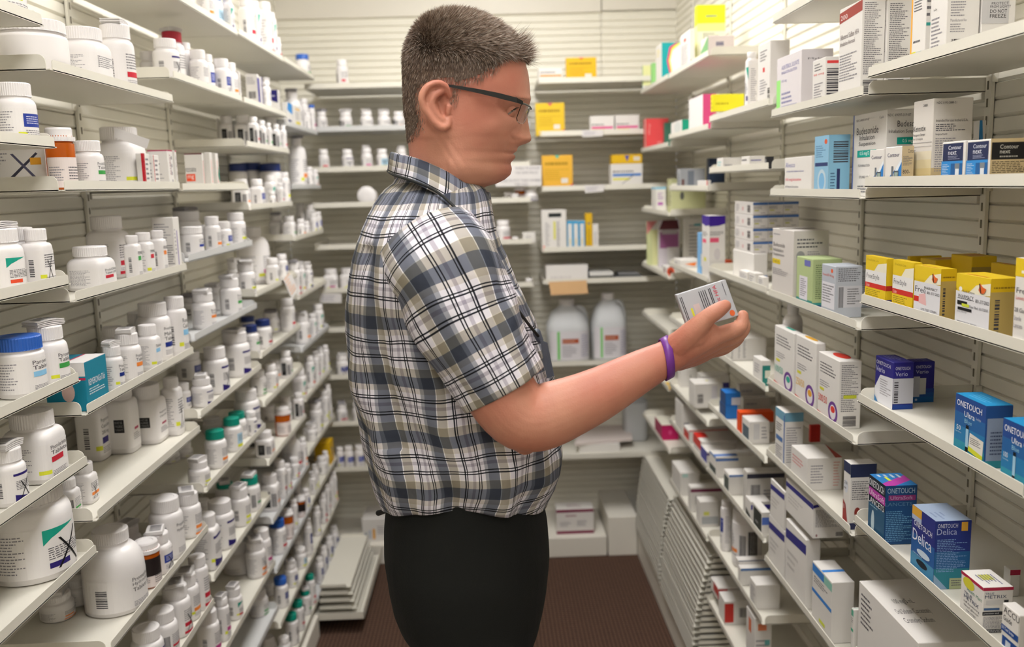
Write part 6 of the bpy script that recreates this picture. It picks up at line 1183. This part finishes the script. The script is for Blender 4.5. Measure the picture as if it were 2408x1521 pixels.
# --- plaid cloth
def plaid():
    m = bpy.data.materials.new('plaid_cotton'); m.use_nodes = True; nt = m.node_tree; b = nt.nodes['Principled BSDF']
    b.inputs['Roughness'].default_value = .75; b.inputs['Specular IOR Level'].default_value = .25
    uv = nt.nodes.new('ShaderNodeUVMap'); uv.uv_map = 'UVMap'
    nz = nt.nodes.new('ShaderNodeTexNoise'); nz.inputs['Scale'].default_value = 9; nz.inputs['Detail'].default_value = 1
    nt.links.new(uv.outputs[0], nz.inputs['Vector'])
    sb = nt.nodes.new('ShaderNodeVectorMath'); sb.operation = 'SUBTRACT'; sb.inputs[1].default_value = (.5, .5, .5); nt.links.new(nz.outputs[1], sb.inputs[0])
    scl = nt.nodes.new('ShaderNodeVectorMath'); scl.operation = 'SCALE'; scl.inputs['Scale'].default_value = .016; nt.links.new(sb.outputs[0], scl.inputs[0])
    ad = nt.nodes.new('ShaderNodeVectorMath'); ad.operation = 'ADD'; nt.links.new(uv.outputs[0], ad.inputs[0]); nt.links.new(scl.outputs[0], ad.inputs[1])
    sp = nt.nodes.new('ShaderNodeSeparateXYZ'); nt.links.new(ad.outputs[0], sp.inputs[0])
    W_, S_, T_, K_, G_ = 'edebf0', '757a86', 'bdb8ae', '262832', 'c6c2cb'
    A = [(0, S_), (.20, 'f4f4f4'), (.215, T_), (.385, 'f8f6f0'), (.40, W_), (.50, K_), (.525, W_), (.545, K_), (.565, W_), (.66, G_), (.72, W_), (.78, K_), (.80, W_), (.825, K_), (.845, W_), (.93, 'a8abb2')]
    B = [(0, S_), (.20, T_), (.34, 'f8f6f0'), (.355, W_), (.47, K_), (.495, W_), (.52, K_), (.54, W_), (.63, G_), (.69, W_), (.75, K_), (.77, W_), (.795, K_), (.815, W_), (.90, 'd8d3ce')]
    outs = []
    for i, (P_, tab, so) in enumerate(((.079, A, sp.outputs[0]), (.082, B, sp.outputs[1]))):
        dv = nt.nodes.new('ShaderNodeMath'); dv.operation = 'DIVIDE'; dv.inputs[1].default_value = P_; nt.links.new(so, dv.inputs[0])
        fr = nt.nodes.new('ShaderNodeMath'); fr.operation = 'FRACT'; nt.links.new(dv.outputs[0], fr.inputs[0])
        r = nt.nodes.new('ShaderNodeValToRGB'); r.color_ramp.interpolation = 'CONSTANT'; e = r.color_ramp.elements
        e[0].position = 0; e[0].color = lin(tab[0][1]); e[1].position = tab[1][0]; e[1].color = lin(tab[1][1])
        for p_, c_ in tab[2:]:
            q = e.new(p_); q.color = lin(c_)
        nt.links.new(fr.outputs[0], r.inputs[0]); outs.append(r.outputs[0])
    mx = nt.nodes.new('ShaderNodeMix'); mx.data_type = 'RGBA'; mx.blend_type = 'MULTIPLY'; mx.inputs[0].default_value = 1
    nt.links.new(outs[0], mx.inputs[6]); nt.links.new(outs[1], mx.inputs[7]); nt.links.new(mx.outputs[2], b.inputs['Base Color'])
    n2 = nt.nodes.new('ShaderNodeTexNoise'); n2.inputs['Scale'].default_value = 22; n2.inputs['Detail'].default_value = 3; nt.links.new(uv.outputs[0], n2.inputs['Vector'])
    bp = nt.nodes.new('ShaderNodeBump'); bp.inputs['Strength'].default_value = .6; bp.inputs['Distance'].default_value = .009; nt.links.new(n2.outputs[0], bp.inputs['Height']); nt.links.new(bp.outputs[0], b.inputs['Normal'])
    return m
PLAID = plaid()
def gridmesh(name, rows, uvs, m, parent=man, thick=.0012, close=True):
    bm = bmesh.new(); L = bm.loops.layers.uv.new('UVMap'); V = [[bm.verts.new(p-MW) for p in r] for r in rows]; n = len(V[0])
    for j in range(len(V)-1):
        for k in range(n if close else n-1):
            k2 = (k+1) % n; f = bm.faces.new((V[j][k], V[j][k2], V[j+1][k2], V[j+1][k])); f.smooth = True
            q = [uvs[j][k], uvs[j][k+1], uvs[j+1][k+1], uvs[j+1][k]]
            for lp, u_ in zip(f.loops, q): lp[L].uv = u_
    bmesh.ops.recalc_face_normals(bm, faces=bm.faces)
    o = link(name, bm, m, parent)
    if thick:
        s_ = o.modifiers.new('t', 'SOLIDIFY'); s_.thickness = thick; s_.offset = -1
    return o
def fold(p, s=1.0):
    v = Vector((p.x*9+p.z*5, p.y*5, p.z*4-p.x*6)); a = NZ.noise(v)
    v2 = Vector((p.x*22-p.z*10, p.y*12, p.z*9+p.x*12)); v3 = Vector((p.x*40+p.z*26, p.y*20, p.z*14-p.x*18)); return (a*.013+NZ.noise(v2)*.0065+NZ.noise(v3)*.002)*s
rows, uvs = [], []; y = 411; NT = 150
while y <= 1178:
    xb, xf, wy = interp(TORSO, y); a, b_ = px(xb, y, DM), px(xf, y, DM); c_ = (a+b_)/2; u_ = (b_-a)/2
    low = max(0, min(1, (y-880)/290)); r, q = [], []
    for i in range(NT):
        t = 2*pi*i/NT-pi/2*0; s_ = sin(t); k_ = sq(t, 2.3)
        p = c_+u_*(cos(t)*k_)+Vector((0, wy*s_*k_, 0)); n_ = Vector((cos(t)/max(u_.length, .01), s_/max(wy, .01), 0)).normalized()
        p.z += .040*low**1.5*s_*s_
        am = fold(p, .35+.9*min(1, max(0, (y-500)/400)))
        # long drag lines from the armpit and a pleat on the back
        w1 = (p.x+.02)+(p.z-1.3)*.55; am += .006*math.sin(w1*60)*max(0, -s_)*max(0, min(1, (y-700)/200))
        am += -.008*g(p.x+.155-(1.42-p.z)*.08, .010)*max(0, -s_)*(1 if 560 < y < 1000 else 0)
        am += .006*low*math.sin(t*11+2)*(.6+.4*math.sin(t*5))
        am *= min(1, max(.1, (abs(s_)+.25)))
        if y < 520: am *= max(0, (y-440)/80)
        r.append(p+n_*am); q.append((t*.175, p.z))
    q.append((2*pi*.175, q[0][1])); rows.append(r); uvs.append(q); y += 7
shirt = gridmesh('shirt', rows, uvs, PLAID)
def sleeve(pts, rad, mir=False):
    pts = [Vector(p) for p in pts]; rows, uvs = [], []; n = len(pts); L = 0; last = None; K = 14
    for i in range(n-1):
        for j in range(K+(1 if i == n-2 else 0)):
            t = j/K; p0, p1, p2, p3 = pts[max(i-1, 0)], pts[i], pts[i+1], pts[min(i+2, n-1)]
            p = 0.5*((2*p1)+(p2-p0)*t+(2*p0-5*p1+4*p2-p3)*t*t+(3*p1-p0-3*p2+p3)*t**3); r_ = rad[i]*(1-t)+rad[i+1]*t
            if last is not None: L += (p-last).length
            tg = (p2-p1).normalized() if last is None else (tg*.6+(p-last).normalized()*.4).normalized()
            last = p.copy()
            X = Vector((0, 1, 0)); X = (X-tg*X.dot(tg)).normalized(); Yv = tg.cross(X); r, q = [], []
            for k in range(72):
                a = 2*pi*k/72; d_ = X*cos(a)*.94+Yv*sin(a)*1.06; pp = p+d_*r_
                v = Vector((a*1.3, L*16, 3.1)); w_ = (NZ.noise(Vector((cos(a)*1.6+L*7, sin(a)*1.6, L*11)))*.0085+NZ.noise(Vector((cos(a)*4, sin(a)*4+L*14, L*20)))*.002)
                r.append(pp+d_*w_*min(1, .25+L*8)); q.append((a*.062+.03, -L))
            q.append((2*pi*.062+.03, -L)); rows.append(r); uvs.append(q)
    return gridmesh('sleeve', rows, uvs, PLAID, shirt)
sleeve([px(1000, 572, 1.235), px(1042, 640, 1.208), px(1085, 735, 1.192), px(1135, 828, 1.186), px(1184, 916, 1.182)], [.070, .0735, .069, .0625, .0560])
sleeve([Vector((lx-.01, DM+.16, 1.50)), Vector((lx-.008, DM+.205, 1.42)), Vector((lx-.004, DM+.235, 1.33)), Vector((lx, DM+.25, 1.22))], [.072, .074, .066, .058])
def ringpts(near):
    P_ = [px(*p) for p in near]; far = [Vector((p.x, 2*DM-p.y, p.z)) for p in P_[1:-1]][::-1]; loop = P_+far; n = len(loop); out = []
    for i in range(n):
        for j in range(6):
            t = j/6; p0, p1, p2, p3 = loop[i-1], loop[i], loop[(i+1) % n], loop[(i+2) % n]
            out.append(0.5*((2*p1)+(p2-p0)*t+(2*p0-5*p1+4*p2-p3)*t*t+(3*p1-p0-3*p2+p3)*t**3))
    return out
r0 = ringpts([(930, 420, 1.38), (942, 424, 1.348), (988, 436, 1.322), (1048, 455, 1.318), (1096, 470, 1.334), (1140, 480, 1.378)])
r1 = ringpts([(921, 357, 1.38), (935, 360, 1.342), (984, 373, 1.314), (1046, 400, 1.308), (1102, 434, 1.326), (1149, 449, 1.376)])
r1b = ringpts([(917, 361, 1.38), (931, 364, 1.337), (981, 378, 1.308), (1046, 406, 1.301), (1104, 440, 1.320), (1154, 456, 1.375)])
r2 = ringpts([(911, 404, 1.38), (925, 412, 1.322), (972, 428, 1.282), (1040, 462, 1.272), (1104, 500, 1.298), (1158, 494, 1.365)])
rows = [r0, r1, r1b, r2]; n = len(r1); uvs = [[(k*.0065, h_) for k in range(n+1)] for h_ in (-.03, .0, .006, .045)]
gridmesh('collar', rows, uvs, PLAID, shirt, thick=.0015)
bm = bmesh.new(); lathe(bm, [(.0052, 0), (.0052, .0012), (.0035, .0018)], 16)
bmesh.ops.rotate(bm, cent=(0, 0, 0), matrix=Matrix.Rotation(radians(90), 3, 'X'), verts=bm.verts); bmesh.ops.translate(bm, vec=px(1118, 488, 1.294), verts=bm.verts); lk('button', bm, CAPW, shirt)
bm = bmesh.new()
tubep(bm, [(912, 402, 1.372), (926, 411, 1.322), (966, 424, 1.284), (1020, 446, 1.268), (1066, 484, 1.232), (1110, 536, 1.214), (1152, 604, 1.222), (1200, 700, 1.232), (1245, 765, 1.250), (1266, 790, 1.268)], [.0021]*10, seg=8)
lk('lanyard', bm, mat('black_cord', '1a1c1c', .6))
bm = bmesh.new(); tubep(bm, [(1262, 782, 1.272), (1270, 800, 1.272)], [.006, .005], seg=12)
p = [px(*q) for q in ((1270, 800, 1.262), (1286, 806, 1.275), (1302, 884, 1.275), (1286, 890, 1.262))]; prism(bm, p, (.001, .002, 0))
lk('badge', bm, mat('badge_holder', '4c5360', .3), smooth=False)
# --- trousers
bm = bmesh.new()
PEL = [(1060, 930, 1262, .150), (1110, 920, 1266, .158), (1170, 912, 1278, .164), (1230, 906, 1290, .172), (1290, 906, 1291, .178), (1350, 915, 1283, .176), (1400, 926, 1277, .172), (1440, 941, 1271, .164), (1465, 960, 1266, .150)]
trunk(bm, PEL, 0, 1060, 1465, step=9)
for sg in (-1, 1):
    Yl = DM+sg*.086
    tube(bm, [(LEGC-.005, Yl, 1.0), (LEGC, Yl, .88), (LEGC+.008, Yl, .70), (LEGC+.012, Yl, .50), (LEGC, Yl, .28), (LEGC-.012, Yl, .06)], [.086, .087, .080, .070, .064, .058], seg=28)
bmesh.ops.recalc_face_normals(bm, faces=bm.faces)
for v in bm.verts:
    v.co += Vector((NZ.noise(v.co*9), 0, 0))*.004
remesh('trousers', bm, .006, mat('black_trousers', '1b1c1b', .85, spec=.2, bump=.3, bscale=500), 3)
bm = bmesh.new(); tubep(bm, [(890, 1206, 1.34), (910, 1200, 1.33)], [.0045, .0035], seg=10); lk('zip_pull', bm, mat('black_rubber', '0c0c0c', .4))
for sg in (-1, 1):
    Yl = DM+sg*.088; bm = bmesh.new()
    tube(bm, [(LEGC-.075, Yl, .045), (LEGC-.02, Yl, .055), (LEGC+.08, Yl, .045), (LEGC+.17, Yl, .034), (LEGC+.20, Yl, .03)], [.036, .044, .044, .034, .026], seg=20)
    for v in bm.verts: v.co.z = max(v.co.z, .001)
    lk('shoe', bm, mat('black_leather', '131211', .35))
# --- wristband and glasses
c_ = px(1567, 842, 1.198); ax = (px(1605, 818, 1.20)-px(1530, 860, 1.194)).normalized(); X = Vector((0, 1, 0)); X = (X-ax*X.dot(ax)).normalized(); Yv = ax.cross(X)
bm = bmesh.new(); rr = []
for i in range(56):
    a = 2*pi*i/56; d_ = X*cos(a)+Yv*sin(a); sh_ = ax*(.010*sin(a+.3))
    rr.append([bm.verts.new(c_+sh_+d_*r_+ax*h_) for r_, h_ in ((.0262, -.0062), (.0272, -.0058), (.0274, 0), (.0272, .0058), (.0262, .0062), (.0256, 0))])
for i in range(56):
    for k in range(6): bm.faces.new((rr[i][k], rr[(i+1) % 56][k], rr[(i+1) % 56][(k+1) % 6], rr[i][(k+1) % 6]))
bmesh.ops.recalc_face_normals(bm, faces=bm.faces)
lk('wristband', bm, mat('purple_silicone', '6a2a86', .4, sss=0.05))
gl = bpy.data.objects.new('glasses', None); COL.objects.link(gl); gl.parent = man
FRM = mat('black_frame', '121314', .3)
bm = bmesh.new()
for sg in (-1, 1):
    def G(x, y, o): p = px(x, y, DM); return Vector((p.x, DM+sg*o, p.z))
    pts = [G(1043, 213, .0805), G(1070, 217, .0815), (G(1120, 226, .0795)), G(1170, 236, .0745), G(1212, 246, .0690), G(1226, 251, .062)]
    for a, b_, w0, w1 in zip(pts, pts[1:], (.0012, .0018, .0028, .0036, .0036), (.0018, .0028, .0036, .0036, .0026)):
        v = [bm.verts.new(p+Vector((0, dy, dz))) for p, w_ in ((a, w0), (b_, w1)) for dy, dz in ((-.0009, -w_), (.0009, -w_), (.0009, w_), (-.0009, w_))]
        for f in ((0, 1, 2, 3), (7, 6, 5, 4), (0, 4, 5, 1), (1, 5, 6, 2), (2, 6, 7, 3), (3, 7, 4, 0)): bm.faces.new([v[i] for i in f])
    tube(bm, [G(1224, 252, .062), G(1234, 252, .045), G(1243, 253, .022), G(1246, 254, .012)], [.0014]*4, seg=8)
    tube(bm, [G(1246, 254, .012), G(1249, 256, .0)], [.0012]*2, seg=8)
bmesh.ops.recalc_face_normals(bm, faces=bm.faces); lk('frame', bm, FRM, gl, smooth=False)
LENS = mat('lens', 'f4f6f8', .02, trans=1, ior=1.1)
for sg in (-1, 1):
    bm = bmesh.new(); A_, B_ = [], []
    for i in range(9):
        t = i/8; o_ = .062-.050*t; xx = 1222+24*t-3*math.sin(pi*t)*-1
        q = px(xx, 253, DM); r_ = 1-abs(2*t-1)**4*.25; b_ = px(xx-15*r_, 253+42*r_, DM)
        A_.append(Vector((q.x, DM+sg*o_, q.z))); B_.append(Vector((b_.x, DM+sg*o_, b_.z)))
    prs = [bm.verts.new(p) for p in A_]+[bm.verts.new(p) for p in B_[::-1]]
    f = bm.faces.new(prs); r_ = bmesh.ops.extrude_face_region(bm, geom=[f]); bmesh.ops.translate(bm, vec=(.0012, 0, .0003), verts=[v for v in r_['geom'] if isinstance(v, bmesh.types.BMVert)])
    bmesh.ops.recalc_face_normals(bm, faces=bm.faces); lk('lens', bm, LENS, gl, smooth=False)
# --- the carton in his hand
q = [px(1590, 693, 1.196), px(1706, 657, 1.196), px(1737, 742, 1.190), px(1621, 779, 1.190)]
bm = bmesh.new(); nn_ = (q[1]-q[0]).cross(q[3]-q[0]).normalized(); nn_ = nn_ if nn_.y > 0 else -nn_
cc = sum(q, Vector())/4; prism(bm, [p-cc for p in q], nn_*.014); bmesh.ops.recalc_face_normals(bm, faces=bm.faces)
bmesh.ops.bevel(bm, geom=list(bm.edges), offset=.0006, segments=1, affect='EDGES')
o = link('medicine_carton', bm, mat('silver_card', 'b4b6bc', .4)); o.location = cc
P_ = Print(lambda u, v, k: (q[3]+(q[2]-q[3])*u+(q[0]-q[3])*v)-cc-nn_*(.0002+k*.00006))
P_.run([('R', .02, .02, .98, .98, 'b6b8be'), ('R', .17, .16, .21, .55, 'd8d83c'), ('R', .24, .1, .36, .62, 'cdbcbc')]+[('R', x, .12+.1*(i % 2), x+.014, .9, '2c2c34') for i, x in enumerate((.04, .07, .42, .46, .50, .54, .61, .64))]+[('V', .70, .14, .07, .8, 'Flovent HFA', 'd03850'), ('E', .9, .12, .05, .08, 'e06a38'), ('R', .90, .6, .91, .95, '6a6a74')])
P_.done('printing', o); tag(o, 'small silver-grey carton with black lines held in the man\'s hand', 'carton')
